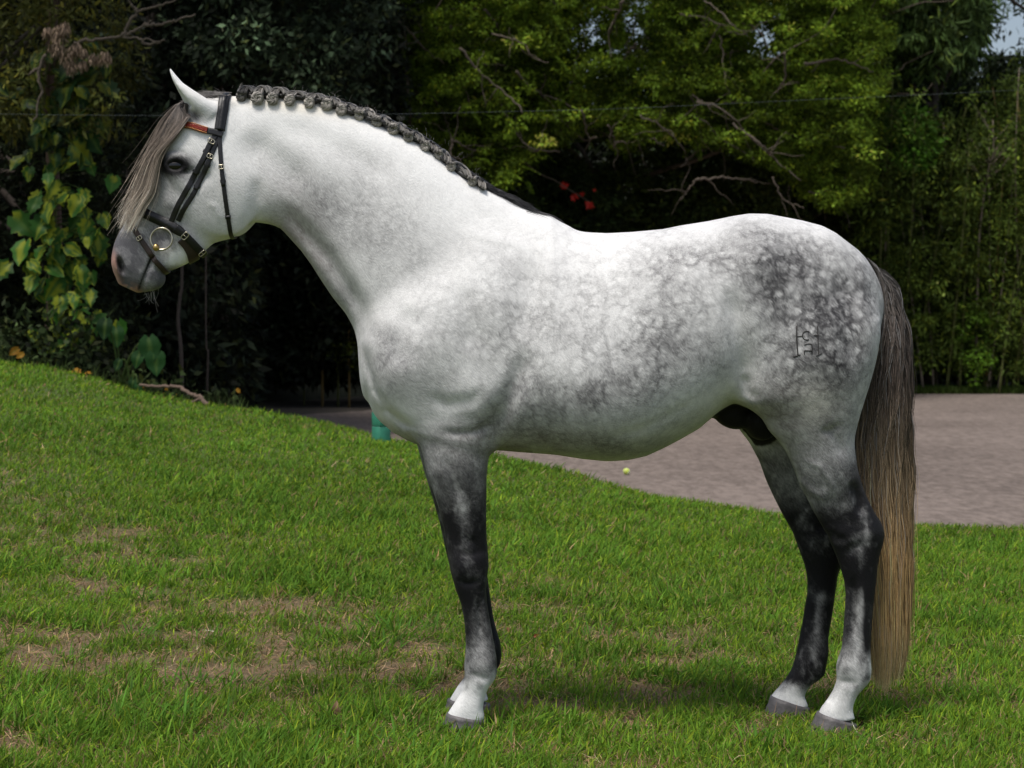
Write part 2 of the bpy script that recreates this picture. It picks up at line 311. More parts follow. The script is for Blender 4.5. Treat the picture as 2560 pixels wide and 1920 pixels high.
CREASE = [  # polyline, sigma, depth (m; negative = raised), min |y|
    ([(912,850),(922,925),(936,975),(965,1024),(1017,1066),(1045,1095)], .010, .014, .06),
    ([(1225,1100),(1246,1050),(1270,1000),(1298,940),(1325,860)], .022, .015, .12),
    ([(1090,1075),(1140,1083),(1190,1078),(1240,1050)], .009, .006, .12),
    ([(1815,700),(1835,790),(1850,870),(1866,950),(1872,1000)], .026, .017, .12),
    ([(1895,1010),(1870,975),(1860,930)], .012, .008, .12),
    ([(670,490),(740,560),(820,650),(890,760),(930,850)], .020, .016, .03),
    ([(600,330),(690,400),(780,480)], .035, .012, .03),
    ([(640,300),(760,330),(900,400),(1010,470)], .030, .006, .03),
    ([(640,430),(643,490),(634,540),(612,578),(590,600)], .016, .007, .045),
    ([(377,644),(364,677),(356,696),(347,722),(346,732)], .0045, .008, .005),
    ([(470,470),(500,450),(530,420)], .016, .007, .04),
    ([(392,520),(400,570),(398,610)], .018, .006, .02),
    ([(1040,760),(1000,860),(1010,930)], .030, .010, .12),
    ([(1150,700),(1180,800),(1190,900)], .030, .008, .12),
    ([(1330,640),(1320,740),(1300,860)], .030, .007, .12),
    ([(1060,985),(1120,1010),(1180,1000),(1215,960)], .016, .006, .12),
    ([(2060,1060),(2090,1100),(2110,1150)], .010, .005, .1),
    ([(2040,1080),(2075,1075),(2105,1055)], .008, .005, .1),
    ([(1990,1190),(2030,1230),(2060,1245),(2075,1210)], .008, -.004, .08),
    ([(2000,1150),(2050,1165),(2080,1215),(2090,1260)], .006, -.0035, .08),
    ([(2090,640),(2110,760),(2120,860),(2110,950)], .028, .009, .10),
    ([(2128,1200),(2150,1250),(2160,1300)], .011, .014, .03),
    ([(2075,1330),(2100,1350),(2130,1350)], .010, .006, .03),
    ([(2120,1395),(2140,1370),(2170,1365)], .010, .005, .03),
    ([(1194,1490),(1198,1560),(1203,1640)], .006, .008, .02),
    ([(2142,1430),(2141,1520),(2138,1620)], .007, .008, .02),
    ([(1150,1380),(1170,1390),(1200,1385)], .007, .004, .02),
    ([(1140,1455),(1170,1462),(1205,1455)], .007, .005, .02),
    ([(1170,1340),(1190,1370),(1205,1400)], .009, .005, .02),
    ([(1170,1690),(1200,1700),(1225,1708)], .007, .004, .02),
    ([(2100,1715),(2130,1712),(2150,1720)], .007, .004, .02),
    ([(448,434),(470,432),(496,420)], .006, .005, .05),
    ([(410,388),(430,376),(455,380),(476,394)], .005, .005, .05),
    ([(425,440),(440,470),(455,520),(470,545)], .005, -.0025, .03),
    ([(560,560),(540,520),(520,500)], .007, -.003, .03),
    ([(1110,1130),(1130,1190),(1150,1260)], .012, .005, .04),
    ([(1500,1095),(1600,1070),(1700,1020),(1760,980)], .012, .003, .1),
]
BUMP = [  # px, py, sigma, height
    (975,930,.07,.014),(1190,990,.06,.012),(1210,720,.09,.010),(1080,900,.07,.006),(1900,980,.06,.012),(2060,900,.10,.010),(1890,640,.05,.010),
    (1155,1420,.022,.005),(2105,1345,.025,.005),(2180,1330,.018,.004),(2110,1670,.02,.004),(1220,1660,.02,.004),(1130,1180,.05,.006),(2090,1180,.05,.006),
    (1560,1000,.16,.012),(1390,900,.12,.006),(600,470,.06,.005),(425,505,.018,.004),(455,520,.018,.004),
]
nostril = Ell(301, 666, .058, (.0120, .032, .034), 14, Y=6.07)
nrim = Ell(298, 660, .034, (.020, .020, .036), 14, Y=6.07)
eyecut = Ell(437, 414, .098, (.030, .013, .0170), -6, Y=6.03)
lid = Ell(442, 400, .080, (.030, .013, .010), -4, Y=6.03)
sheath = Ell(1828, 1035, 0.0, (.065, .045, .045), -25, mirror=False)
scrot = Ell(1905, 1058, 0.0, (.055, .055, .055), -30, mirror=False)
dock = Loft([(2140,615),(2165,640),(2195,690),(2210,760),(2205,830)],[(2140,700),(2160,740),(2175,790),(2180,830)],(2150,650),(2195,830),[(2150,650,.05),(2195,830,.03)])
def body_f(P, detail=True):
    f = torso(P)
    f = smin(f, shoulder(P), .06)
    f = smin(f, neck(P), .07)
    f = smin(f, hind_n(P), .05); f = smin(f, hind_f(P), .05)
    f = smin(f, fore_n(P), .035); f = smin(f, fore_f(P), .035)
    f = smin(f, sheath(P), .03); f = smin(f, scrot(P), .015)
    hd = head(P); hd = smin(hd, cheek(P), .03); hd = smin(hd, eyeb(P), .025); hd = smin(hd, zyg(P), .02); hd = smin(hd, nrim(P), .015); hd = smin(hd, lid(P), .008)
    f = smin(f, hd, .030)
    f = smin(f, ear_f(P), .018)
    near = np.abs(f) < .08
    if near.any():
        Q = P[near]; g = f[near]; P2 = Q[:, [0, 2]]; ay = np.abs(Q[:, 1]-YM)
        sgn = smoothstep(-.02, .02, YM-Q[:, 1]) if False else 1.0
        for line, sg, dp, ym in CREASE:
            L = Wx(line, 6.05 if line[0][0] < 660 else 5.93); m = ((P2 > L.min(0)-3*sg) & (P2 < L.max(0)+3*sg)).all(1) & (ay > ym*.5)
            if m.any():
                d, par = seg_dist(P2[m], L); tp = smoothstep(0, .3, par)*(1-smoothstep(.7, 1, par)) if sg > .0046 else 1; g[m] += 1.25*dp*tp*np.exp(-d*d/(2*sg*sg))*smoothstep(ym*.5, ym+.01, ay[m])
        for bx, by, sg, hh in BUMP:
            c = Wx([(bx, by)], 6.05 if bx < 660 else 5.95)[0]; d2 = ((P2-c)**2).sum(1); m = d2 < (3*sg)**2
            g[m] -= hh*1.5*np.exp(-d2[m]/(2*sg*sg))*smoothstep(0.01, .05, ay[m])
        f[near] = g
        f = smax(f, -nostril(P), .008)
        f = smax(f, -eyecut(P), .004)
    return f
def surface(fn, lo, hi, h=.005, coarse=.02):
    """samples the implicit body near its surface only and wraps it in quads (surface nets)"""
    lo = np.array(lo); r = int(round(coarse/h)); nc = np.ceil((np.array(hi)-lo)/coarse).astype(int)
    G = np.stack(np.meshgrid(*[np.arange(n+1) for n in nc], indexing='ij'), -1).reshape(-1, 3)
    f = fn(lo+G*coarse).reshape(nc+1)
    blk = np.zeros(nc, bool); near = np.abs(f) < coarse*1.8; ins = f < 0
    for c in range(8):
        o = (c & 1, (c >> 1) & 1, (c >> 2) & 1); sl_ = tuple(slice(o[i], o[i]+nc[i]) for i in range(3)); blk |= near[sl_]
    nf = nc*r+1
    val = np.where(np.repeat(np.repeat(np.repeat(ins[:-1, :-1, :-1], r, 0), r, 1), r, 2), np.float32(-.05), np.float32(.05))
    val = np.pad(val, ((0, 1),)*3, mode='edge').astype(np.float32)
    need = np.zeros(nf, bool); B = np.argwhere(blk)
    rr = np.arange(r+1); off = np.stack(np.meshgrid(rr, rr, rr, indexing='ij'), -1).reshape(-1, 3)
    for o in off:
        I = B*r+o; need[I[:, 0], I[:, 1], I[:, 2]] = True
    idx = np.argwhere(need); out = np.empty(len(idx), np.float32)
    for i in range(0, len(idx), 400000): out[i:i+400000] = fn(lo+idx[i:i+400000]*h)
    val[need] = out; s = val < 0
    cnt = np.zeros(nf-1, np.int8)
    for c in range(8):
        o = (c & 1, (c >> 1) & 1, (c >> 2) & 1); cnt += s[tuple(slice(o[i], o[i]+nf[i]-1) for i in range(3))]
    act = (cnt > 0) & (cnt < 8); A = np.argwhere(act); vid = np.full(nf-1, -1, np.int32); vid[act] = np.arange(len(A))
    cv = np.stack([val[A[:, 0]+(c & 1), A[:, 1]+((c >> 1) & 1), A[:, 2]+((c >> 2) & 1)] for c in range(8)], 1)
    acc = np.zeros((len(A), 3)); n = np.zeros(len(A))
    for a in range(8):
        for b in range(a+1, 8):
            if bin(a ^ b).count('1') != 1: continue
            m = (cv[:, a] < 0) != (cv[:, b] < 0); t = cv[m, a]/(cv[m, a]-cv[m, b])
            pa = np.array([a & 1, (a >> 1) & 1, (a >> 2) & 1]); pb = np.array([b & 1, (b >> 1) & 1, (b >> 2) & 1])
            acc[m] += pa+t[:, None]*(pb-pa); n[m] += 1
    V = lo+(A+acc/n[:, None])*h; Q = []
    for ax in range(3):
        u, v = [(1, 2), (2, 0), (0, 1)][ax]
        s0 = [slice(1, nf[i]-1) for i in range(3)]; s0[ax] = slice(0, nf[ax]-1); s1 = list(s0); s1[ax] = slice(1, nf[ax])
        a, b = s[tuple(s0)], s[tuple(s1)]; E = np.argwhere(a != b); fl = a[E[:, 0], E[:, 1], E[:, 2]]
        E = E+np.array([0 if i == ax else 1 for i in range(3)]); eu = np.eye(3, dtype=int)[u]; ev = np.eye(3, dtype=int)[v]
        g = lambda X: vid[X[:, 0], X[:, 1], X[:, 2]]
        q = np.stack([g(E-eu-ev), g(E-ev), g(E), g(E-eu)], 1); q[~fl] = q[~fl][:, ::-1]; Q.append(q)
    Q = np.concatenate(Q); Q = Q[(Q >= 0).all(1)]
    return V, Q
HV, HQ = surface(body_f, (-1.36, YM-.34, -.02), (1.36, YM+.34, 2.14), .005, .02)
# keep the one connected skin, relax it slightly
def relax(V, Q, it, lam=.5):
    e = np.concatenate([Q[:, [0, 1]], Q[:, [1, 2]], Q[:, [2, 3]], Q[:, [3, 0]]]); n = len(V)
    deg = np.bincount(e[:, 0], minlength=n)+np.bincount(e[:, 1], minlength=n)
    for _ in range(it):
        S = np.stack([np.bincount(e[:, 0], V[e[:, 1], k], n)+np.bincount(e[:, 1], V[e[:, 0], k], n) for k in range(3)], 1)/deg[:, None]
        V = V+lam*(S-V)
    return V
HV = relax(HV, HQ, 3, .5); HV = relax(HV, HQ, 1, -.45)
# ---- coat: large markings as vertex attributes of the skin, hair by shader
def coat_masks(V):
    Yn = YM-np.abs(V[:, 1]-YM); x = 1280+V[:, 0]/Yn*FPX; y = HOR+(CAMH-V[:, 2])/Yn*FPX
    far = V[:, 1] > YM+.03
    xf = 1280+V[:, 0]/V[:, 1]*FPX; yf = HOR+(CAMH-V[:, 2])/V[:, 1]*FPX
    leg = y > 1090; xx = np.where(far & leg, xf, x); yy = np.where(far & leg, yf, y)
    D = np.full(len(V), .02); dap = np.zeros(len(V))
    def g(cx, cy, sx, sy, amp, ang=0, d=0):
        a = math.radians(ang); u = (xx-cx)*math.cos(a)+(yy-cy)*math.sin(a); v = -(xx-cx)*math.sin(a)+(yy-cy)*math.cos(a)
        e = np.exp(-.5*((u/sx)**2+(v/sy)**2)); D[:] += amp*e
        if d: dap[:] = np.maximum(dap, d*np.minimum(1, e*1.5))
    # rump, flank, barrel
    g(1955,690,95,60,.28,25,1); g(2060,760,75,65,.26,40,1); g(2100,850,52,85,.34,0,.9); g(1890,640,60,45,.22,30,.7); g(1920,780,60,70,.16,0,.6)
    g(2110,950,42,80,.28,0,.7); g(2160,730,40,70,.16,0,1); g(1990,620,120,25,.15,20,.8); g(2030,900,90,60,.14,0,.4)
    g(1930,1040,55,50,.42,30,.3); g(1990,1100,60,40,.36,30,.3); g(2080,1090,50,60,.36,0,.2); g(2040,1000,45,35,-.22); g(1960,960,50,50,.22)
    g(1640,890,85,50,.17,-20,1); g(1560,950,90,42,.15,-8,1); g(1500,1010,120,40,.14,0,.5); g(1650,720,60,110,.13,8,1); g(1720,790,60,90,.10,0,1); g(1740,650,90,40,.08,0,1)
    g(1400,820,150,110,.10,0,.5); g(1780,900,60,60,.10,0,.6); g(1330,1095,150,26,.40,4,.3); g(1560,1120,130,18,.34,0,.2); g(1280,1010,60,60,.16); g(1420,1030,120,50,.14,0,.3)
    g(1690,1060,70,30,.14)
    # shoulder and breast
    g(975,925,50,60,.17,0,.4); g(950,870,40,60,.10); g(1060,860,120,60,.12,-15,.5); g(1080,960,60,60,.15,20,.2); g(1130,900,60,50,-.05); g(1150,780,150,60,.03,-25,.5); g(1480,840,260,170,.03,0,.9)
    g(1228,1045,12,40,.14); g(1140,1085,80,22,.26,-10,.3); g(1200,1090,40,30,.2); g(1260,880,50,110,.07,0,.2); g(2030,790,130,170,.13,0,1)
    # neck
    g(770,480,75,40,.30,40); g(730,575,30,60,.44,-35); g(790,650,26,80,.36,-35); g(860,740,30,70,.28,-30,.2); g(850,560,90,60,.20,30,.3); g(960,560,110,60,.13,30,.4); g(930,430,80,40,.12,25,.2); g(1000,680,80,60,.09,0,.4); g(1250,640,120,40,.05,20,.3); g(640,400,40,60,.08); g(560,500,60,40,.07)
    # head
    ax = np.array([-.422, .907]); t = (xx-545)*ax[0]+(yy-270)*ax[1]; hd = xx < 640
    D += np.where(hd, .88*smoothstep(295, 425, t-.35*np.maximum(0, xx-420)), 0)
    g(436,414,28,18,1.2); g(452,425,46,34,.14,20); g(430,390,36,9,.15); g(405,500,40,70,.24,-20); g(500,560,60,40,.10); g(402,560,50,40,.18); g(470,470,50,40,.08); g(455,650,50,20,-.75)
    g(500,290,22,10,.10); g(486,292,10,14,.5); g(447,240,8,25,.12,-25); g(566,255,14,10,.1)
    D = np.where(yy < 1150, .50*np.tanh(np.maximum(D, 0)/.50)*(~hd)+D*hd, D)
    # fore legs
    F = (xx < 1330) & (yy > 1030)
    d = np.interp(yy, [1030,1110,1200,1270,1330,1400,1480,1520,1580,1640,1680,1705,1730,1800], [0,.42,.66,.86,1.02,1.06,1.04,.95,.90,.66,.50,.24,.04,.03])
    mid = np.exp(-.5*((xx-np.interp(yy, [1200,1400,1600,1700], [1150,1170,1198,1200]))/14)**2)
    d = d-.28*mid*smoothstep(1230,1280,yy)*(1-smoothstep(1400,1430,yy))-.16*mid*smoothstep(1520,1580,yy)
    d = np.where(far & F, np.interp(yy, [1030,1110,1250,1640,1668,1700,1715,1800], [0,.5,.85,.97,.9,.5,.08,.05]), d)
    D = np.where(F, np.maximum(D*(1-smoothstep(1080,1180,yy)), d), D)
    # hind legs
    H = (xx > 1780) & (yy > 1100)
    back = smoothstep(-20, 55, (xx-np.interp(yy, [1100,1250,1340], [2060,2100,2130])))
    d = np.interp(yy, [1100,1180,1260,1310,1450,1490,1580,1610,1650,1800], [.48,.45,.58,1.0,1.05,.92,.84,.68,.36,.03])
    d = d+back*.45*smoothstep(1120,1200,yy)*(1-smoothstep(1290,1340,yy))
    st = np.exp(-.5*((xx-np.interp(yy, [1440,1620], [2158,2146]))/9)**2)*smoothstep(1440,1490,yy)*(1-smoothstep(1600,1640,yy)); d = d-.34*st
    d = d+.5*np.exp(-.5*(((xx-2172)/8)**2))*smoothstep(1450,1500,yy)*(1-smoothstep(1610,1650,yy))
    d = d-.26*np.exp(-.5*(((xx-2168)/9)**2+((yy-1335)/22)**2))
    st = np.exp(-.5*((xx-np.interp(yy, [1480,1560,1640], [2050,2046,2034]))/10)**2)*smoothstep(1460,1500,yy)*(1-smoothstep(1640,1670,yy))
    df = np.interp(yy, [1100,1200,1300,1400,1640,1690,1705,1722,1745,1800], [.56,.68,.90,1.0,.98,.95,.65,.30,.08,.04])-.30*st
    d = np.where(far & H, df, d)
    sm_ = smoothstep(1100, 1150, yy); D = np.where(H, D*(1-sm_)+np.clip(d, 0, 1)*sm_, D)
    # inner thighs, sheath
    c = Wx([(1835,1045)], YM)[0]; r = np.hypot((V[:, 0]-c[0])/.085, (V[:, 2]-c[1])/.060); inn = (1-smoothstep(.8, 1.15, r))*(np.abs(V[:, 1]-YM) < .09); D = np.maximum(D, inn)
    c = Wx([(1905,1062)], YM)[0]; r = np.hypot(V[:, 0]-c[0], V[:, 2]-c[1])/.075; inn = (1-smoothstep(.8, 1.1, r))*(np.abs(V[:, 1]-YM) < .085); D = np.maximum(D, inn*1.3)
    ln = fbm(V*[60, 50, 36], 2, 8); ln2 = vnoise(V*[30, 30, 14], 9); lg = smoothstep(1120, 1200, yy)
    D = D*(1-lg)+lg*(D-.20*smoothstep(.42, .88, ln)*smoothstep(.35, .6, ln2)-.10*(ln2-.5))+lg*.10*smoothstep(.50, .85, 1-ln)*(D < .5)*(yy < 1700)
    D = D-np.where(hd & (t > 330), .18*smoothstep(.5, .8, vnoise(np.stack([x/16, y/16], 1), 12)), 0)
    fk = smoothstep(1620, 1650, yy)*(1-smoothstep(1715, 1745, yy))*smoothstep(.40, .85, fbm(V*[48, 48, 36], 2, 33)); D = D+.24*fk
    D = np.clip(D, 0, 1.0)
    # colours of the light and of the dark hair
    n = len(V); Lc = np.tile([.86, .85, .83], (n, 1)); Dc = np.tile([.040, .038, .040], (n, 1))
    def blend(C, col, k): C += (np.array(col)-C)*np.clip(k, 0, 1)[:, None]
    def ge(cx, cy, sx, sy, ang=0):
        a = math.radians(ang); u = (xx-cx)*math.cos(a)+(yy-cy)*math.sin(a); v = -(xx-cx)*math.sin(a)+(yy-cy)*math.cos(a); return np.exp(-.5*((u/sx)**2+(v/sy)**2))
    blend(Lc, [.80, .74, .62], ge(720, 262, 150, 14, 8)*.7); blend(Lc, [.74, .69, .60], ge(2040, 1010, 60, 50)*.7)
    blend(Dc, [.13, .095, .085], ge(740, 580, 40, 110, -35)); blend(Dc, [.10, .08, .07], ge(1930, 1050, 70, 60)+ge(1330, 1100, 150, 30))
    blend(Dc, [.09, .088, .095], np.where(hd, smoothstep(330, 400, t), 0))
    blend(Dc, [.011, .0105, .012], smoothstep(1160, 1300, yy))
    blend(Dc, [.010, .009, .010], ge(437, 413, 28, 18)*1.5)
    blend(Dc, [.010, .009, .009], ge(1905, 1060, 60, 60)*(np.abs(V[:, 1]-YM) < .1)+ge(1830, 1045, 60, 40)*(np.abs(V[:, 1]-YM) < .1))
    pink = np.zeros(n)
    lipn = vnoise(np.stack([x/7.0, y/7.0], 1), 3)
    pink += ge(317, 726, 20, 11, 15)*(lipn > .48)*1.2+ge(284, 662, 7, 22, -6)*1.2+ge(292, 700, 7, 18, -20)*.8+ge(338, 728, 10, 8)*.9
    blend(Dc, [.42, .24, .19], pink); blend(Lc, [.50, .30, .25], pink*.8)
    mouth, _ = seg_dist(np.stack([(x-1280)*6.07/FPX, CAMH-(y-HOR)*6.07/FPX], 1), Wx([(377,646),(364,677),(356,696),(347,722)], 6.07))
    blend(Dc, [.012, .011, .011], np.exp(-.5*(mouth/.004)**2)*np.where(hd, 1, 0)); D = np.maximum(D, np.where(hd, np.exp(-.5*(mouth/.004)**2), 0))
    nn = ge(301, 664, 6, 19, -8); blend(Dc, [.01, .008, .008], nn*1.3); D = np.maximum(D, nn)
    return D, dap, Lc, Dc, pink
def coat_material():
    m, nt, p, out = new_mat('horse_coat'); L = nt.links
    A = lambda n: nd(nt, 'ShaderNodeAttribute', attribute_name=n)
    aD, aP, aL, aK = A('dark'), A('dapple'), A('light_hair'), A('dark_hair')
    tc = nd(nt, 'ShaderNodeTexCoord')
    def math_(op, a, b=None, c=None):
        n = nd(nt, 'ShaderNodeMath', operation=op)
        for i, v in enumerate((a, b, c)):
            if v is None: continue
            if isinstance(v, (int, float)): n.inputs[i].default_value = v
            else: L.new(v, n.inputs[i])
        return n.outputs[0]
    def noise(vec, sc_, det=3, rough=.55):
        n = nd(nt, 'ShaderNodeTexNoise'); n.inputs['Scale'].default_value = sc_; n.inputs['Detail'].default_value = det; n.inputs['Roughness'].default_value = rough; L.new(vec, n.inputs['Vector']); return n
    mp = nd(nt, 'ShaderNodeMapping'); mp.inputs['Rotation'].default_value = (0, math.radians(-58), 0); mp.inputs['Scale'].default_value = (1, 1, .22)
    # hair lies down and backwards
    wn = noise(tc.outputs['Object'], 5, 2); va = nd(nt, 'ShaderNodeVectorMath', operation='MULTIPLY_ADD'); L.new(wn.outputs['Color'], va.inputs[0]); va.inputs[1].default_value = (.055, .055, .055); L.new(tc.outputs['Object'], va.inputs[2])
    rot = nd(nt, 'ShaderNodeVectorRotate', rotation_type='Y_AXIS'); rot.inputs['Angle'].default_value = math.radians(38); L.new(va.outputs[0], rot.inputs['Vector'])
    sc2 = nd(nt, 'ShaderNodeVectorMath', operation='MULTIPLY'); sc2.inputs[1].default_value = (1, 1, .25); L.new(rot.outputs[0], sc2.inputs[0])
    hair = noise(sc2.outputs[0], 320, 2, .65); hair2 = noise(sc2.outputs[0], 75, 3, .6)
    warp = noise(tc.outputs['Object'], 16, 2); vb = nd(nt, 'ShaderNodeVectorMath', operation='MULTIPLY_ADD'); L.new(warp.outputs['Color'], vb.inputs[0]); vb.inputs[1].default_value = (.020, .020, .020); L.new(tc.outputs['Object'], vb.inputs[2])
    fz = noise(sc2.outputs[0], 150, 2); vc = nd(nt, 'ShaderNodeVectorMath', operation='MULTIPLY_ADD'); L.new(fz.outputs['Color'], vc.inputs[0]); vc.inputs[1].default_value = (.016, .016, .016); L.new(vb.outputs[0], vc.inputs[2]); vb = vc
    vo = nd(nt, 'ShaderNodeTexVoronoi'); vo.inputs['Scale'].default_value = 31; L.new(vb.outputs[0], vo.inputs['Vector'])
    spot = nd(nt, 'ShaderNodeMapRange', interpolation_type='SMOOTHSTEP'); spot.inputs['From Min'].default_value = .10; spot.inputs['From Max'].default_value = .62; L.new(vo.outputs['Distance'], spot.inputs['Value'])
    blot = noise(tc.outputs['Object'], 9, 4, .6)
    d = aD.outputs['Fac']; dap = aP.outputs['Fac']
    # dapples: pale spots in a darker net
    net = math_('SUBTRACT', spot.outputs[0], .5)
    dd = math_('MULTIPLY', math_('MULTIPLY', net, dap), math_('ADD', math_('MULTIPLY', d, .50), .006))
    # the fine dark net between the dapples
    ve = nd(nt, 'ShaderNodeTexVoronoi', feature='DISTANCE_TO_EDGE'); ve.inputs['Scale'].default_value = 23; L.new(vb.outputs[0], ve.inputs['Vector'])
    vf = nd(nt, 'ShaderNodeTexVoronoi', feature='DISTANCE_TO_EDGE'); vf.inputs['Scale'].default_value = 47; L.new(vb.outputs[0], vf.inputs['Vector'])
    def edge(v, w_): n = nd(nt, 'ShaderNodeMapRange', interpolation_type='SMOOTHSTEP'); n.inputs['From Min'].default_value = 0; n.inputs['From Max'].default_value = w_; n.inputs['To Min'].default_value = 1; n.inputs['To Max'].default_value = 0; L.new(v, n.inputs['Value']); return n.outputs[0]
    pm = noise(tc.outputs['Object'], 12, 3, .6); pr = nd(nt, 'ShaderNodeMapRange', interpolation_type='SMOOTHSTEP'); pr.inputs['From Min'].default_value = .28; pr.inputs['From Max'].default_value = .60; L.new(pm.outputs[0], pr.inputs['Value'])
    en = math_('MULTIPLY', math_('ADD', edge(ve.outputs['Distance'], .27), math_('MULTIPLY', edge(vf.outputs['Distance'], .28), .6)), pr.outputs[0])
    dn = math_('MULTIPLY', en, math_('MULTIPLY', math_('ADD', dap, .10), math_('ADD', math_('MULTIPLY', d, .30), .085)))
    d1 = math_('ADD', math_('ADD', d, dd), dn)
    bl = math_('MULTIPLY', math_('SUBTRACT', blot.outputs[0], .5), math_('ADD', math_('MULTIPLY', math_('MINIMUM', d, 1.0), .75), .12)); d2 = math_('ADD', d1, bl)
    amp = math_('ADD', .11, math_('MULTIPLY', 1.5, math_('MULTIPLY', math_('MINIMUM', math_('MAXIMUM', d2, 0.0), 1.0), math_('SUBTRACT', 1.08, math_('MINIMUM', math_('MAXIMUM', d2, 0.0), 1.0)))))
    hz = math_('ADD', math_('MULTIPLY', math_('SUBTRACT', hair.outputs[0], .5), 1.0), math_('MULTIPLY', math_('SUBTRACT', hair2.outputs[0], .5), .45))
    k = math_('ADD', d2, math_('MULTIPLY', hz, amp)); cl = nd(nt, 'ShaderNodeClamp'); L.new(k, cl.inputs[0])
    kk = math_('SUBTRACT', 1.0, math_('POWER', math_('SUBTRACT', 1.0, cl.outputs[0]), 1.75))
    mx = nd(nt, 'ShaderNodeMix', data_type='RGBA'); L.new(kk, mx.inputs[0]); L.new(aL.outputs['Color'], mx.inputs[6]); L.new(aK.outputs['Color'], mx.inputs[7])
    L.new(mx.outputs[2], p.inputs['Base Color'])
    p.inputs['Roughness'].default_value = .50; p.inputs['Specular IOR Level'].default_value = .13
    p.inputs['Sheen Weight'].default_value = .03; p.inputs['Sheen Roughness'].default_value = .5
    b = nd(nt, 'ShaderNodeBump'); b.inputs['Strength'].default_value = .45; b.inputs['Distance'].default_value = .004; L.new(hz, b.inputs['Height']); L.new(b.outputs[0], p.inputs['Normal'])
    return m
horse = empty('horse', (0.0, YM, 0.0), 'dapple grey stallion with plaited mane and long tail standing side-on on the lawn', 'horse')
_D, _dap, _L, _K, _pk = coat_masks(HV)
mesh('body', HV, HQ, mat=coat_material(), smooth=True, attrs={'dark': _D, 'dapple': _dap, 'light_hair': _L, 'dark_hair': _K}, parent=horse)
BV = BVHTree.FromPolygons([tuple(v) for v in HV], [tuple(int(i) for i in q) for q in HQ])
CAMP = Vector((0, 0, CAMH))
def on_skin(px, py, lift=0.0):
    """point of the near side of the skin seen at px,py, with its outward normal"""
    tgt = Vector(W(px, py, YM)); d = (tgt-CAMP).normalized(); h = BV.ray_cast(CAMP, d)
    if h[0] is None or h[0].y > YM+.12: h = BV.find_nearest(tgt)
    n = h[1]
    if n.dot(h[0]-Vector((h[0].x, YM, h[0].z))) < 0 and n.y > 0 and h[0].y < YM-.02: n = -n
    return np.array(h[0]+n*lift), np.array(n)
# ---- hooves
m_hoof = simple('hoof_horn', (.115, .105, .105), .55, nscale=38, namt=.45, bump=.5)
def hoof(tf, tb, bf, bb, Y, yc, wt, wb):
    m = MB(); k = 28; R = 7; a = np.arange(k)*2*math.pi/k; V = []
    for i in range(R):
        u = i/(R-1); f = (1-u)*W(*tf, Y)+u*W(*bf, Y); b = (1-u)*W(*tb, Y)+u*W(*bb, Y); c = (f+b)/2; h = (f-b)/2; wd = (1-u)*wt+u*wb
        rp = 1+.012*math.sin(i*2.4)
        wid = wd*np.where(np.cos(a) < 0, .88, 1.0)
        p = c[None]+np.cos(a)[:, None]*h[None]*rp; p[:, 1] = yc+wid*np.sin(a)*rp; V.append(p)
    V.insert(0, V[0]*.55+V[0].mean(0)*.45+np.array([0, 0, .004])); V.insert(0, V[0]*.1+V[0].mean(0)*.9)
    n = len(V); V = np.concatenate(V)
    Q = [[i*k+j, i*k+(j+1) % k, (i+1)*k+(j+1) % k, (i+1)*k+j] for i in range(n-1) for j in range(k)]
    m.add(V, Q); m.add(V[-k:], None, None) if False else None
    return m.build('hoof', m_hoof, horse)
hoof((1117,1782),(1214,1800),(1100,1832),(1218,1832),6.0,6.005,.054,.062)
hoof((1119,1747),(1225,1760),(1109,1784),(1230,1784),6.275,6.275,.052,.060)
hoof((2044,1780),(2143,1812),(2020,1834),(2147,1834),6.0,6.007,.054,.062)
hoof((1927,1738),(2024,1770),(1906,1797),(2024,1799),6.24,6.24,.052,.060)
# ---- eye
m_eye = simple('eye_gloss', (.003, .0025, .002), .06)
m_eye.node_tree.nodes['Principled BSDF'].inputs['Specular IOR Level'].default_value = .6
e = MB(); c, n_ = on_skin(437, 414); c = np.array([c[0], c[1]+.010, c[2]])
for sgn in (1, -1):
    cc = c.copy(); cc[1] = YM-sgn*(YM-c[1]); e = MB(); e.ball(cc, (.0295, .018, .0195), 24); e.build('eye', m_eye, horse)
m_lash = simple('eyelash_hair', (.35, .33, .31), .6)
# ---- hair strands
def strands(P, R, C, name, mat, parent):
    """P (n,k,3) centre lines, R (n,k) radii, C (n,k,3) colours -> three-sided tubes in one mesh"""
    n, k, _ = P.shape; T = np.gradient(P, axis=1); T /= np.linalg.norm(T, axis=2, keepdims=True)+1e-9
    ref = np.tile([0., 1., 0.], (n, k, 1)); ref[np.abs(T[..., 1]) > .9] = [1, 0, 0]
    U = np.cross(T, ref); U /= np.linalg.norm(U, axis=2, keepdims=True)+1e-9; B = np.cross(T, U)
    V = np.stack([P+R[..., None]*(math.cos(a)*U+math.sin(a)*B) for a in (.5, 2.6, 4.7)], 2)
    base = (np.arange(n)[:, None, None]*k+np.arange(k-1)[None, :, None])*3; j = np.arange(3)[None, None]; j2 = (j+1) % 3
    Q = np.stack([base+j, base+j2, base+3+j2, base+3+j], -1).reshape(-1, 4)
    return mesh(name, V.reshape(-1, 3), Q, mat=mat, smooth=True, attrs={'col': np.repeat(C.reshape(-1, 3), 3, 0)}, parent=parent)
def hairmat(name, rough=.42):
    m, nt, p, out = new_mat(name); a = nd(nt, 'ShaderNodeAttribute', attribute_name='col'); nt.links.new(a.outputs['Color'], p.inputs['Base Color'])
    p.inputs['Roughness'].default_value = rough; p.inputs['Specular IOR Level'].default_value = .45; return m
m_hair = hairmat('horse_hair')
def ramp(t, ks, cs): cs = np.array(cs, float); return np.stack([np.interp(t, ks, cs[:, i]) for i in range(3)], -1)
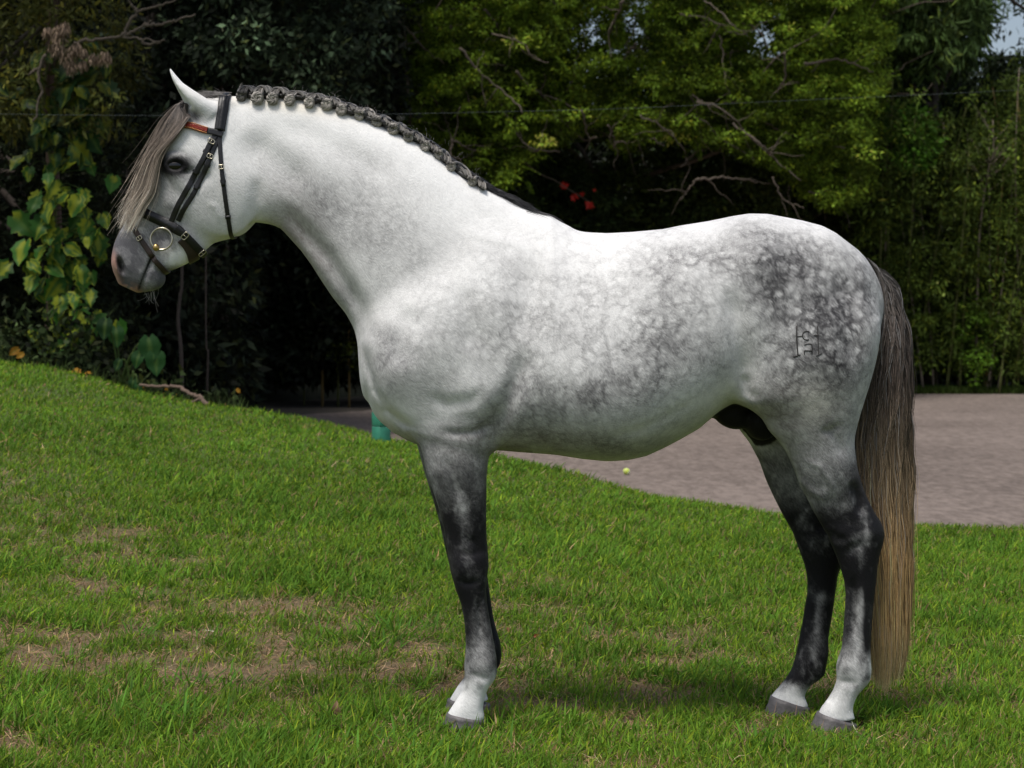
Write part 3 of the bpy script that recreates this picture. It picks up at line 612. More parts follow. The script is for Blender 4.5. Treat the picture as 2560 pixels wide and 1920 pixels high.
def push_out(P, margin, it=3):
    sh = P.shape; Q = P.reshape(-1, 3).copy(); mg = np.broadcast_to(margin, sh[:-1]).reshape(-1)
    for _ in range(it):
        f = body_f(Q); m = f < mg
        if not m.any(): break
        e_ = .004; g = np.stack([body_f(Q[m]+np.eye(3)[i]*e_)-f[m] for i in range(3)], 1); g /= np.linalg.norm(g, axis=1, keepdims=True)+1e-9
        Q[m] += g*np.clip(mg[m]-f[m], 0, .03)[:, None]
    return Q.reshape(sh)
# tail
def tail():
    rg = np.random.default_rng(11); n, k = 8500, 34
    Ly = [643, 690, 760, 850, 950, 1100, 1250, 1350, 1500, 1600, 1725]; Lx = [2160, 2178, 2188, 2178, 2158, 2136, 2138, 2150, 2160, 2168, 2182]
    Ry = [643, 665, 715, 800, 900, 1000, 1200, 1400, 1550, 1640, 1725]; Rx = [2166, 2212, 2250, 2266, 2275, 2277, 2279, 2280, 2273, 2268, 2245]
    u = rg.random(n); y0 = 645+rg.random(n)**1.3*170; y0 = np.where(rg.random(n) < .25, 645+rg.random(n)*30, y0)
    L = 1735-rg.gamma(1.5, 62, n)-55*np.abs(u-.42); L = np.where(rg.random(n) < .50, y0+250+rg.random(n)**.7*(1640-y0-250), L); s = np.linspace(0, 1, k)[None]
    py = y0[:, None]+(L-y0)[:, None]*s
    # every hair starts at the dock and spreads to its own place across the tail
    uu = u[:, None]*np.clip(s*5.5, 0, 1)**.8+(1-np.clip(s*5.5, 0, 1)**.8)*(.30+.4*u[:, None])
    uu = np.where(s < .3, uu, uu)
    px = np.interp(py, Ly, Lx)*(1-uu)+np.interp(py, Ry, Rx)*uu
    dock_x = np.interp(y0, [645, 690, 760, 820], [2166, 2192, 2206, 2206]); k0 = np.clip(s*9, 0, 1); k0 = k0*k0*(3-2*k0); px = dock_x[:, None]*(1-k0)+px*k0
    ph = rg.random(n)*6.28; lock = np.floor(u*17); lp = lock*2.4
    px = px+(5*np.sin(py/46+lp[:, None]*.5+ph[:, None]*.22)+3.6*np.sin(py/19+lp[:, None]+ph[:, None]*.25))*np.clip(s*4, 0, 1)*np.interp(py, [700, 900, 1150, 1500], [1, 1, .75, .25])
    px = px+rg.normal(0, 1.6, (n, 1))*np.clip(s*3, 0, 1)+np.where(rg.random(n)[:, None] < .09, rg.normal(3, 11, (n, 1))*s**1.3, 0)
    v = rg.normal(0, 1, n); half = np.interp(py, [645, 700, 850, 1100, 1600, 1725], [.018, .03, .05, .055, .05, .03])
    Y = YM+np.clip(v, -1.8, 1.8)[:, None]*half*.62*np.sqrt(np.clip(1-(2*uu-1)**2*.85, .12, 1))+.006*np.sin(py/60+ph[:, None])
    P = np.stack([(px-1280)*YM/FPX, Y, CAMH-(py-HOR)*YM/FPX], -1)
    P[:, :12] = push_out(P[:, :12], .004)
    C = ramp(py, [640, 800, 950, 1080, 1220, 1400, 1560, 1725], [(.085,.078,.072),(.12,.098,.085),(.090,.068,.056),(.16,.118,.080),(.31,.22,.130),(.50,.32,.145),(.56,.37,.165),(.58,.42,.22)])
    lk = .75+.5*vnoise(np.stack([lock*3.3+.1, py.mean(1)/200], 1), 5); vr = np.exp(rg.normal(0, .42, n))*lk
    edge = 1-.45*smoothstep(.75, 1.0, u)
    edge = edge[:, None]*np.ones_like(py); edge = np.where(py > 1200, 1-(1-edge)*.5, edge)
    C = C*(vr[:, None]*edge)[..., None]; C = np.where((rg.random(n) < .07)[:, None, None], C*.45+.20, C)
    R = np.interp(s, [0, .1, .8, 1], [.0006, .0009, .0007, .0002])*np.ones((n, 1))
    strands(P, R, np.clip(C, 0, .8), 'tail', m_hair, horse)
tail()
# forelock
def forelock():
    rg = np.random.default_rng(5); n, k = 2200, 22
    Lf = np.array([(516,252),(470,251),(438,262),(406,296),(386,336),(370,374),(357,412),(342,446),(327,480),(313,514),(304,545),(298,575)], float)
    Rt = np.array([(520,262),(492,276),(474,294),(457,319),(436,345),(415,370),(402,398),(396,438),(391,480),(370,515),(350,555),(332,585)], float)
    Lf = spline(Lf, k); Rt = spline(Rt, k); u = np.clip(rg.beta(1.1, 1.0, n), 0, 1); s = np.linspace(0, 1, k)
    ln = np.where(rg.random(n) < .55, .50+.35*rg.random(n), .72+.28*rg.random(n))
    lock = np.floor(u*15); wob = np.sin(s[None]*7+lock[:, None]*2.1)*4*s[None]
    S = s[None]*ln[:, None]*(k-1); i0 = np.clip(S.astype(int), 0, k-2); fr = (S-i0)[..., None]
    A = Lf[i0]*(1-fr)+Lf[i0+1]*fr; B = Rt[i0]*(1-fr)+Rt[i0+1]*fr
    P2 = A*(1-u)[:, None, None]+B*u[:, None, None]; P2[..., 0] += wob+rg.normal(0, 1.5, (n, 1))*s[None]
    lw = rg.normal(0, 1, 16); P2[..., 0] += (lw[lock.astype(int)]*7)[:, None]*s[None]**3; tp = 1-.35*s[None]**3; cx = (A[..., 0]+B[..., 0])/2; P2[..., 0] = cx+(P2[..., 0]-cx)*tp
    stray = (rg.random(n) < .16)[:, None]; dx = rg.normal(-5, 9, (n, 1)); P2[..., 0] += np.where(stray, dx*s[None]**2*2.2, 0); P2[..., 1] += np.where(stray, rg.normal(8, 12, (n, 1))*s[None]**2, 0)
    v = rg.random(n)
    yy = -(.012+.085*u**1.2)[:, None]*np.ones((1, k)); yy = yy*np.clip((s[None]-.06)*3.6, 0, 1)+.02*(v-.5)[:, None]
    yy = np.where((v < .35)[:, None], yy+.05*(1-u)[:, None], yy)
    Y = YM+yy; P = np.stack([(P2[..., 0]-1280)*Y/FPX, Y, CAMH-(P2[..., 1]-HOR)*Y/FPX], -1)
    P = push_out(P, (.006+.010*v)[:, None], 5)
    C = ramp(np.broadcast_to(S/(k-1), (n, k)), [0, .18, .4, .7, 1], [(.035,.030,.027),(.070,.056,.047),(.150,.120,.095),(.29,.24,.19),(.50,.44,.36)])
    C = C*(np.exp(rg.normal(0, .42, n))*(.45+1.1*vnoise(np.stack([lock*5.1, lock*0], 1), 9)))[:, None, None]
    R = np.interp(s, [0, .1, .7, 1], [.0006, .0009, .0006, .0002])[None]*np.ones((n, 1))
    strands(P, R, np.clip(C, 0, .85), 'forelock', m_hair, horse)
forelock()
# plaited mane: a roll of twisted locks along the crest, a knot on every turn
KN = [(605,241),(645,246),(683,247),(725,250),(774,256),(817,263),(853,276),(897,290),(940,306),(982,325),(1020,344),(1061,366),(1094,388),(1126,417),(1179,455)]
TOPL = [(580,231),(606,229),(630,231),(652,224),(672,219),(690,226),(727,231),(770,236),(800,241),(830,251),(860,262),(905,280),(948,299),(985,315),(1025,334),(1066,357),(1100,380),(1132,408),(1160,430),(1195,458)]
def lock_tube(m, P, r, c, rg, k=9, ridges=6):
    """a lock of hair: a bundle of fine ridged strands twisted about a path"""
    P = np.asarray(P); n = len(P); T = np.gradient(P, axis=0); T /= np.linalg.norm(T, axis=1)[:, None]+1e-9
    ref = np.array([0, 1, 0.]) if abs(T[:, 1]).mean() < .7 else np.array([1, 0, 0.])
    U = np.cross(T, ref); U /= np.linalg.norm(U, axis=1)[:, None]+1e-9; B = np.cross(T, U); s = np.linspace(0, 1, n)
    for q in range(ridges+1):
        a = q*2*math.pi/ridges+s*3.0; rr = 0 if q == ridges else r*.62
        C = P+rr*(np.cos(a)[:, None]*U+np.sin(a)[:, None]*B)
        m.tube(C, (r*.46 if q < ridges else r*.7)*np.interp(s, [0, .1, .9, 1], [.6, 1, 1, .6]), 5, col=np.clip(np.array(c)*np.exp(rg.normal(0, .28)), 0, .9))
def braids():
    rg = np.random.default_rng(3)
    m = MB(); cr = spline(np.array([(x, y-7) for x, y in KN]+[(1215,472)], float), 160)
    for q in range(26):
        o = rg.normal(0, 1, 2); m.tube([W(x+o[0]*2, y+o[1]*3.2-4, YM-.012+.012*math.sin(i*.5+q)+.006*o[0]) for i, (x, y) in enumerate(cr)], .0040+.0012*rg.random(), 5, col=np.array([.035, .032, .030])*math.exp(rg.normal(0, .35)))
    m.build('mane_roll', m_hair, horse)
    for i, (kx, ky) in enumerate(KN):
        f = i/(len(KN)-1); m = MB(); sz = np.interp(i, [0, 1, 10, 12, 14], [.015, .018, .0165, .0145, .012])*math.exp(rg.normal(0, .09))
        c, n_ = on_skin(kx, ky+4); n_ = n_/np.linalg.norm(n_); n_ = np.array([n_[0]*.3, min(n_[1], -.6), n_[2]*.3]); n_ /= np.linalg.norm(n_); c = c+n_*sz*.70
        colr = np.array([.31, .285, .25])*math.exp(rg.normal(0, .15))*np.interp(i, [0, 1, 5, 11, 13, 14], [.45, .8, 1.05, 1.15, 1.1, .9])
        e1 = np.array([1., 0, 0]); e2 = np.array([0, 0, 1.]); tilt = math.radians(np.interp(f, [0, 1], [0, 38])+rg.normal(0, 10)); a1 = e1*math.cos(tilt)-e2*math.sin(tilt); a2 = e1*math.sin(tilt)+e2*math.cos(tilt)
        th = np.linspace(0, 2*math.pi, 46)                       # two interlaced coils with a cap lock between them
        for ph in (0, 2.1, 4.2):
            R = sz*(.62+.22*np.cos(3*th+ph)); P = c+R[:, None]*(np.cos(th)[:, None]*a1+np.sin(th)[:, None]*a2)*np.array([1, 1, 1])+n_*(sz*.42*np.sin(3*th+ph)+sz*.2)[:, None]
            lock_tube(m, P, sz*.30, colr, rg, ridges=5)
        m.ball(c+n_*sz*.05, (sz*.78, sz*.5, sz*.78), 14, col=np.array([.04, .035, .03]))
        q = np.array([a1*math.cos(t_)+a2*math.sin(t_) for t_ in np.linspace(0, 5.2, 14)])*np.linspace(.30, .12, 14)[:, None]*sz+c+n_*sz*.62
        lock_tube(m, q, sz*.20, colr*1.25, rg, ridges=5)
        # locks rising to the crest and over to the next knot
        nx, ny = KN[i+1] if i < len(KN)-1 else (kx+34, ky+26)
        top = np.array([(kx+nx)/2, (ky+ny)/2-20-4*rg.random()])
        if i < 3: top[1] -= 5
        for jj in range(3):
            w0 = [kx-9+9*jj, ky-9]; w1 = [top[0]-10+7*jj, top[1]+5*(jj == 1)]; w2 = [nx-12+6*jj, ny-14+3*jj]
            pts = spline(np.array([w0, [(w0[0]+w1[0])/2-3, (w0[1]+w1[1])/2-4], w1, [(w1[0]+w2[0])/2+3, (w1[1]+w2[1])/2-3], w2]), 22)
            dep = np.interp(np.linspace(0, 1, 22), [0, .5, 1], [-.050, -.012+.014*jj, -.045])
            cx_, _n = on_skin((kx+nx)/2, (ky+ny)/2+6); ys = cx_[1]-YM
            P = np.array([W(a, b, YM+ys*0.75+dd+.022) for (a, b), dd in zip(pts, dep)])
            lock_tube(m, P, .0062 if i < 11 else .0048, colr*np.interp(jj, [0, 2], [.32, .55]), rg, ridges=5)
        # short loose hairs
        nh = 16; base = np.array([kx, ky-18.])+rg.normal(0, 1, (nh, 2))*[16, 4]; ang = rg.normal(-1.45, .6, nh); ln = rg.gamma(2.0, 5.0, nh)
        for b_, a_, l_ in zip(base, ang, ln):
            cv = rg.normal(0, .05); tt = np.linspace(0, 1, 7); an = a_+cv*l_*tt
            px = b_[0]+np.cumsum(np.cos(an))*l_/7; py = b_[1]+np.cumsum(np.sin(an))*l_/7
            m.tube([W(a, b, YM-.01+.01*rg.normal()) for a, b in zip(px, py)], np.linspace(.0007, .0003, 7), 3, cap=False, col=np.array([.12, .11, .10])*np.exp(rg.normal(0, .5)))
        m.build('mane_braid', m_hair, horse)
braids()
def tuft(name, a, b, n, wid, ln, c, seed, lift=10, flow=(10, 6), yoff=0.0, frizz=4):
    """short hair lying over the crest from pixel a to pixel b"""
    rg = np.random.default_rng(seed); k = 8; u = rg.random(n); A = spline(np.array(a, float), 60); i = (u*59).astype(int); p0 = A[i]+rg.normal(0, 1, (n, 2))*[4, 3]; s = np.linspace(0, 1, k)
    L = ln*(.5+rg.random(n)); d = np.array(flow, float); d /= np.linalg.norm(d)
    px = p0[:, :1]+L[:, None]*d[0]*s+rg.normal(0, frizz, (n, 1))*s**2; py = p0[:, 1:]+L[:, None]*d[1]*s-lift*np.sin(s*2.4)[None]*rg.random((n, 1))+rg.normal(0, frizz, (n, 1))*s**2
    Y = YM+yoff+rg.normal(0, wid, (n, 1))*np.ones((1, k)); P = np.stack([(px-1280)*Y/FPX, Y, CAMH-(py-HOR)*Y/FPX], -1); P = push_out(P, .004, 3)
    C = np.tile(np.array(c), (n, k, 1))*np.exp(rg.normal(0, .4, n))[:, None, None]
    strands(P, np.tile(np.linspace(.0007 if n < 100 else .0013, .0003, k), (n, 1)), np.clip(C, 0, .8), name, m_hair, horse)
tuft('mane_tuft', [(1170,440),(1215,468),(1260,490),(1300,512),(1335,532)], None, 1500, .012, 55, (.025,.024,.026), 21, lift=9, flow=(10, 6.2))
tuft('poll_hair', [(508,250),(530,243),(552,240),(575,238)], None, 900, .018, 34, (.075,.068,.065), 22, lift=9, flow=(-10, 1.5), frizz=7)
tuft('chin_hair', [(360,728),(372,727),(384,726),(396,722)], None, 16, .012, 30, (.22,.21,.19), 23, lift=0, flow=(1.5, 10), frizz=7)
# ---- brand on the thigh: dark scorched lines following the skin
m_brand = simple('brand_scar', (.03, .027, .025), .8)
def brand():
    S = [[(1992,815),(1992,850),(1995,889)],[(1983,892),(1992,890),(2001,887)],[(2044,815),(2045,850),(2047,887)],[(2040,890),(2047,888),(2054,884)],[(1992,841),(2006,841)],[(2034,839),(2046,838)],
         [(2011+0, 863),(2018,860),(2026,860),(2030,865),(2030,885)],[(2011,877),(2020,877),(2030,877)],[(2011,877),(2011,886)],
         [(2017+11*math.cos(a), 839+11*math.sin(a)) for a in np.linspace(-1.0, -5.2, 12)]]
    m = MB()
    for q, st in enumerate(S):
        pt = spline(np.array(st, float), 14); P = np.array([on_skin(a, b, .0004)[0] for a, b in pt]); m.tube(P, .0021 if q in (0, 1, 7) else .0016, 6, flat=1.0)
    m.build('brand_mark', m_brand, horse)
brand()
# ================================================================== BRIDLE
m_lea = simple('black_leather', (.006, .0055, .006), .42, nscale=160, namt=.3, bump=.12)
m_leb = simple('brown_leather', (.030, .017, .012), .45, nscale=160, namt=.3, bump=.12)
m_steel = simple('polished_steel', (.55, .50, .38), .28, metal=1)
m_brass = simple('brass', (.62, .42, .16), .28, metal=1)
bridle = empty('bridle', tuple(W(556, 245, YM)), 'black leather snaffle bridle with red and gold beaded browband worn by the grey stallion', 'bridle')
def strap_mesh(m, P, N, w, t, close=False, pad=0.0, off=0.0):
    P = np.asarray(P, float); N = np.asarray(N, float); n = len(P); w = np.broadcast_to(np.asarray(w, float), (n,))
    T = (np.roll(P, -1, 0)-np.roll(P, 1, 0)) if close else np.gradient(P, axis=0)
    T /= np.linalg.norm(T, axis=1)[:, None]+1e-9; N = N-(N*T).sum(1)[:, None]*T; N /= np.linalg.norm(N, axis=1)[:, None]+1e-9; X = np.cross(T, N)
    prof = [(-.5, -.0005), (-.5, t*.7), (-.42, t), (-.2, t+pad), (0, t+pad*1.25), (.2, t+pad), (.42, t), (.5, t*.7), (.5, -.0005)]
    k = len(prof); V = np.stack([P+off*N+(a*w)[:, None]*X+b*N for a, b in prof], 1).reshape(-1, 3); Q = []
    for i in range(n if close else n-1):
        for j in range(k):
            Q.append([i*k+j, i*k+(j+1) % k, ((i+1) % n)*k+(j+1) % k, ((i+1) % n)*k+j])
    if not close:
        c = len(V); V = np.concatenate([V, P[:1]+off*N[:1], P[-1:]+off*N[-1:]])
        m.add(V, Q, [[c, (j+1) % k, j] for j in range(k)]+[[c+1, (n-1)*k+j, (n-1)*k+(j+1) % k] for j in range(k)])
    else: m.add(V, Q)
def smooth1(A, it, close):
    A = A.copy()
    for _ in range(it):
        if close: A = .5*A+.25*(np.roll(A, 1, 0)+np.roll(A, -1, 0))
        else: A[1:-1] = .5*A[1:-1]+.25*(A[2:]+A[:-2])
    return A
def near_path(px, n, it=4):
    pt = spline(np.array(px, float), n); R = [on_skin(a, b) for a, b in pt]; return smooth1(np.array([r[0] for r in R]), it, False), smooth1(np.array([r[1] for r in R]), it, False)
def mir(A): A = A.copy(); A[:, 1] = 2*YM-A[:, 1]; return A
def mirn(A): A = A.copy(); A[:, 1] *= -1; return A
def loop_path(px, n, it=6):
    """near side from the front outline to the rear outline, then the mirrored far side back"""
    P, N = near_path(px, n, 1)
    P = np.concatenate([P, mir(P)[::-1]]); N = np.concatenate([N, mirn(N)[::-1]])
    keep = [0]
    for i in range(1, len(P)):
        if np.linalg.norm(P[i]-P[keep[-1]]) > .004: keep.append(i)
    if np.linalg.norm(P[keep[-1]]-P[0]) < .004: keep.pop()
    P, N = P[keep], N[keep]; d = np.linalg.norm(np.roll(P, -1, 0)-P, axis=1); cs = np.concatenate([[0], np.cumsum(d)]); tt = np.linspace(0, cs[-1], 120, endpoint=False)
    Pc = np.concatenate([P, P[:1]]); Nc = np.concatenate([N, N[:1]])
    P = np.stack([np.interp(tt, cs, Pc[:, i]) for i in range(3)], 1); N = np.stack([np.interp(tt, cs, Nc[:, i]) for i in range(3)], 1)
    P = smooth1(P, it, True); N = smooth1(N, it, True); N /= np.linalg.norm(N, axis=1)[:, None]
    # keep it on the outside of the skin
    f = body_f(P); P = P+N*np.clip(.001-f, -.01, .02)[:, None]
    return P, N
both = lambda px, n, it=4: [(P, N) for P, N in (near_path(px, n, it),)]+[(mir(P), mirn(N)) for P, N in (near_path(px, n, it),)]
# headpiece over the poll
P, N = near_path([(549,327),(553,300),(557,272),(560,252),(563,243)], 26, 2)
far = mir(P)[::-1]; top = np.array([(P[-1]+far[0])/2+np.array([0, 0, .012])]); Pc = np.concatenate([P, top, far]); Nc = np.concatenate([N, [[0, 0, 1.]], mirn(N)[::-1]])
Pc = smooth1(Pc, 3, False); Nc = smooth1(Nc, 5, False)
m = MB(); strap_mesh(m, Pc, Nc, .034, .005, pad=.002, off=.004); strap_mesh(m, Pc, Nc, .014, .004, pad=.001, off=.010); m.build('headpiece', m_lea, bridle)
# browband: black ends, beaded middle hidden under the forelock
bp = [(557,338),(545,334),(530,330),(507,325),(482,316),(457,313),(440,312),(424,316)]
P, N = near_path(bp, 40, 3); A = 15
for PP, NN in ((P[:A], N[:A]), (mir(P)[:A], mirn(N)[:A])):
    m = MB(); strap_mesh(m, PP, NN, .020, .004, off=.006); m.build('browband_end', m_lea, bridle)
Pm = np.concatenate([P[A-1:], mir(P)[A-1:][::-1]]); Nm = np.concatenate([N[A-1:], mirn(N)[A-1:][::-1]]); Pm = smooth1(Pm, 3, False)
m_band = simple('red_browband', (.16, .025, .012), .4); m_bead = simple('gold_beads', (.62, .27, .10), .25, metal=.6); m_redb = simple('red_beads', (.42, .05, .03), .2, coat=.6)
m = MB(); strap_mesh(m, Pm, Nm, .022, .004, off=.005); bb = m.build('browband', m_band, bridle)
T = np.gradient(Pm, axis=0); T /= np.linalg.norm(T, axis=1)[:, None]; X = np.cross(T, Nm); X /= np.linalg.norm(X, axis=1)[:, None]; Nn = Nm/np.linalg.norm(Nm, axis=1)[:, None]
cs = np.concatenate([[0], np.cumsum(np.linalg.norm(np.diff(Pm, axis=0), axis=1))])
for rows, mt, nm_, rad in (((-.0085, .0085), m_bead, 'gold_bead_row', .0021), ((-.0035, .0, .0035), m_redb, 'red_bead_row', .0019)):
    m = MB()
    for r_ in rows:
        for q, d in enumerate(np.arange(.002, cs[-1]-.002, rad*2.05)):
            g_ = lambda A_: np.array([np.interp(d, cs, A_[:, i]) for i in range(3)])
            m.ball(g_(Pm)+g_(X)*r_+g_(Nn)*(.0115+(.0012 if q % 2 else 0)), rad, 8)
    m.build(nm_, mt, bb)
# two cheekpieces on each side
def buckle(c, T, N, w, h, parent, mat=None):
    X = np.cross(T, N); X /= np.linalg.norm(X); T = T/np.linalg.norm(T); m = MB(); N = N/np.linalg.norm(N)
    a = np.linspace(0, 2*math.pi, 29)[:-1]; sq = lambda v: np.sign(v)*np.abs(v)**.55
    P = c+N*.0125+(sq(np.cos(a))*w*.45)[:, None]*X+(sq(np.sin(a))*h*.42)[:, None]*T; m.tube(P, .0018, 6, close=True)
    m.tube([c+N*.013+T*h*.5, c+N*.0145, c+N*.013-T*h*.4], .0011, 5); m.build('buckle', mat or m_steel, parent)
def keeper(P, N, i, w, parent, wid=.010):
    m = MB(); j = slice(max(0, i-2), i+3); PP = P[j]; NN = N[j]; c = PP[len(PP)//2]; T = PP[-1]-PP[0]; T /= np.linalg.norm(T)
    Pk = np.array([c+T*wid*u for u in (-.5, 0, .5)]); strap_mesh(m, Pk, np.tile(NN.mean(0), (3, 1)), w*1.28, .0065, off=.001); m.build('keeper', m_lea, parent)
ch1 = [(542,330),(536,344),(522,367),(510,396),(493,425),(480,450),(467,475),(444,517),(432,546),(420,576)]
ch2 = [(548,335),(543,350),(528,388),(517,417),(503,446),(484,485),(461,520),(446,552)]
thr = [(552,332),(549,346),(551,385),(554,421),(559,463),(564,500),(569,535),(574,568),(578,590)]
for side in (0, 1):
    for nm_, px, wd, bk, kp in (('cheekpiece', ch1, .0175, (10,), (16, 27)), ('noseband_cheekpiece', ch2, .0155, (18,), (24, 38))):
        P, N = near_path(px, 60, 5)
        if side: P, N = mir(P), mirn(N)
        m = MB(); strap_mesh(m, P, N, wd, .0035, off=.002 if nm_ == 'cheekpiece' else .0)
        i = bk[0]; strap_mesh(m, P[i:kp[1]+3], N[i:kp[1]+3], wd*.92, .003, off=.006)
        o = m.build(nm_, m_lea, bridle); buckle(P[i], P[i+1]-P[i-1], N[i], wd*1.35, .016, o)
        for q in kp: keeper(P, N, q, wd, o)
# throatlash: both sides and round under the jaw
P, N = near_path(thr, 50, 4); far = mir(P)[::-1]; bot = W(583, 600, YM)+np.array([0, 0, -.006])
Pc = np.concatenate([P, [bot], far]); Nc = np.concatenate([N, [[.3, 0, -1.]], mirn(N)[::-1]]); Pc = smooth1(Pc, 4, False); Nc = smooth1(Nc, 6, False)
m = MB(); strap_mesh(m, Pc, Nc, .0135, .0035, off=.002); tl = m.build('throatlash', m_lea, bridle)
buckle(P[18], P[19]-P[17], N[18], .017, .015, tl); keeper(P, N, 23, .0135, tl); keeper(P, N, 38, .0135, tl)
m = MB(); strap_mesh(m, P[18:26], N[18:26], .013, .003, off=.006); m.build('strap_tip', m_lea, tl)
# noseband: padded in front, narrow chin strap with buckle behind
P, N = loop_path([(307,508),(322,513),(345,523),(369,536),(411,556),(449,577),(478,600),(500,624),(516,640)], 70)
zc = P[:, 2]; fx = np.interp(P[:, 0], [W(330,0,YM)[0], W(455,0,YM)[0], W(475,0,YM)[0]], [1, 1, 0])
m = MB(); strap_mesh(m, P, N, .018+.014*fx, .0045, close=True, pad=.0055); nb = m.build('noseband', m_lea, bridle)
P2, N2 = near_path([(440,568),(458,582),(474,597),(492,617),(510,636)], 30, 3)
m = MB(); strap_mesh(m, P2, N2, .024, .005, off=.009, pad=.001); m.build('chin_strap', m_lea, nb)
P3, N3 = near_path([(455,595),(470,612),(480,632),(484,650)], 16, 3)
m = MB(); strap_mesh(m, P3, N3, .036, .004, off=.004); m.build('chin_pad', m_leb, nb)
buckle(P2[10]+N2[10]*.004, P2[11]-P2[9], N2[10], .028, .018, nb); buckle(P2[25]+N2[25]*.004, P2[26]-P2[24], N2[25], .028, .018, nb); keeper(P2, N2, 20, .016, nb)
# flash strap
P, N = loop_path([(313,532),(322,548),(336,572),(352,598),(368,622),(386,648),(404,668),(417,681)], 60)
m = MB(); strap_mesh(m, P, N, .0165, .004, close=True, off=.0015); fl = m.build('flash_strap', m_leb, bridle)
P, N = near_path([(313,532),(322,548),(336,572),(352,598),(368,622),(386,648),(404,668)], 40, 3)
buckle(P[19], P[20]-P[18], N[19], .019, .014, fl)
# bit: loose rings and the joint ends
for side in (0, 1):
    c, n_ = on_skin(406, 599, .007); n_ = np.array([n_[0]*.4, n_[1], n_[2]*.3]); n_ /= np.linalg.norm(n_); n_[1] = -abs(n_[1])
    if n_[1] > -.5: n_ = np.array([0, -1., 0])
    a = np.linspace(0, 2*math.pi, 49)[:-1]; e1 = np.array([1., 0, 0]); e1 -= e1@n_*n_; e1 /= np.linalg.norm(e1); e2 = np.cross(n_, e1)
    R = c+n_*.008+.0345*(np.cos(a)[:, None]*e1+np.sin(a)[:, None]*e2); b, bn = on_skin(393, 618, .021); mb = MB(); mb.ball(b, (.0105, .010, .012), 14); mb.tube([b, b+np.array([0, .02, 0])], .006, 10)
    r = MB(); r.tube(R, .0034, 8, close=True)
    if side:
        r.V = [mir(v) for v in r.V]; mb.V = [mir(v) for v in mb.V]
    ro = r.build('bit_ring', m_steel, bridle); mb.build('bit_joint', m_brass, ro)
# ================================================================== GROUND
EPX = np.array([-600,0,231,370,521,636,810,984,1226,1389,1620,1967,2291,2560,3200], float)
EPY = np.array([880,906,946,993,1016,1033,1062,1108,1143,1183,1247,1299,1325,1334,1345], float)
EY = np.interp(EPX, [-600,0,400,700,1000,1400,2000,2600,3200], [19,18,16.8,16,15,13.6,12.2,11.8,11.8])
EZ = CAMH-(EPY-HOR)*EY/FPX
def zg(x, Y):
    x = np.asarray(x, float); Y = np.asarray(Y, float); Yc = np.maximum(Y, 3.5); px = 1280+x/Yc*FPX; px = np.clip(px, -600, 3200)
    De = np.interp(px, EPX, EY); ze = np.interp(px, EPX, EZ); fl = np.interp(px, [-600, 0, 350, 620], [.80, .55, .15, -.42])
    q = np.clip((Y-6.5)/(De-6.5), 0, 1); z = ze*(q**1.15*(1.0)+0*q)
    z = z-.02*smoothstep(6.1, 6.4, Y)*(1-smoothstep(6.4, 9, Y))
    o = Y-De; z = np.where(o > 0, np.maximum(ze-.02*o-.42*np.maximum(o-.25, 0), fl), z)
    n = vnoise(np.stack([x*1.1, Y*1.1], -1).reshape(-1, 2), 40).reshape(x.shape)-.5
    return z+n*.035*smoothstep(6.6, 8, Y)*(1-smoothstep(-.6, 0, o))
def on_lawn(px, py):
    """x, Y of the lawn point seen at a pixel"""
    Y = np.linspace(4.5, 20, 800); x = (px-1280)*Y/FPX; p = HOR+(CAMH-zg(x, Y))/Y*FPX; i = np.argmax(p <= py); i = i if p[i] <= py else len(Y)-1
    return x[i], Y[i]
ARZ = -.25
# ground sheet to the horizon
m_floor = simple('forest_soil', (.040, .032, .022), .95, nscale=2.5, namt=.5, bump=.6)
g = MB(); g.add([[-400, -60, -.27], [400, -60, -.27], [400, 500, -.27], [-400, 500, -.27]], [[0, 1, 2, 3]]); tag(g.build('ground', m_floor, smooth=False), kind='structure')
# added dark backdrop bank, shuts out the sky behind gaps in the foliage
nx, ny = 90, 14; X = np.linspace(-45, 45, nx); T = np.linspace(0, 1, ny); V = []; 
for t_ in T:
    Yb = np.interp(X, [-45, -6, -2, 3, 45], [27, 31, 38, 44, 46])+t_*14; hb = np.interp(X, [-45, -8, -3, 0, 4, 12, 45], [10, 10, 8.6, 7.6, 7.6, 7.5, 7.5])
    V.append(np.stack([X, Yb, -.29+hb*smoothstep(0, .75, t_)*(1+.12*(vnoise(np.stack([X*.5, X*0+t_*3], 1), 7)-.5))], 1))
V = np.concatenate(V); Q = [[i*nx+j, i*nx+j+1, (i+1)*nx+j+1, (i+1)*nx+j] for i in range(ny-1) for j in range(nx-1)]
m_backdrop = simple('backdrop_dark', (.014, .018, .008), .95, nscale=1.2, namt=.6)
tag(mesh('backdrop_bank', V, Q, mat=m_backdrop, smooth=True), kind='structure')
# riding arena of packed sand
m_sand, nt, p, out = new_mat('arena_sand'); L = nt.links; tc = nd(nt, 'ShaderNodeTexCoord')
n1 = nd(nt, 'ShaderNodeTexNoise'); n1.inputs['Scale'].default_value = .35; n1.inputs['Detail'].default_value = 4
mp = nd(nt, 'ShaderNodeMapping'); mp.inputs['Scale'].default_value = (1, .35, 1); n2 = nd(nt, 'ShaderNodeTexNoise'); n2.inputs['Scale'].default_value = 14; n2.inputs['Detail'].default_value = 6; n2.inputs['Roughness'].default_value = .7
L.new(tc.outputs['Object'], n1.inputs['Vector']); L.new(tc.outputs['Object'], mp.inputs[0]); L.new(mp.outputs[0], n2.inputs['Vector'])
r1 = nd(nt, 'ShaderNodeValToRGB'); r1.color_ramp.elements[0].position = .40; r1.color_ramp.elements[0].color = (.112, .086, .070, 1); r1.color_ramp.elements[1].position = .60; r1.color_ramp.elements[1].color = (.220, .175, .147, 1)
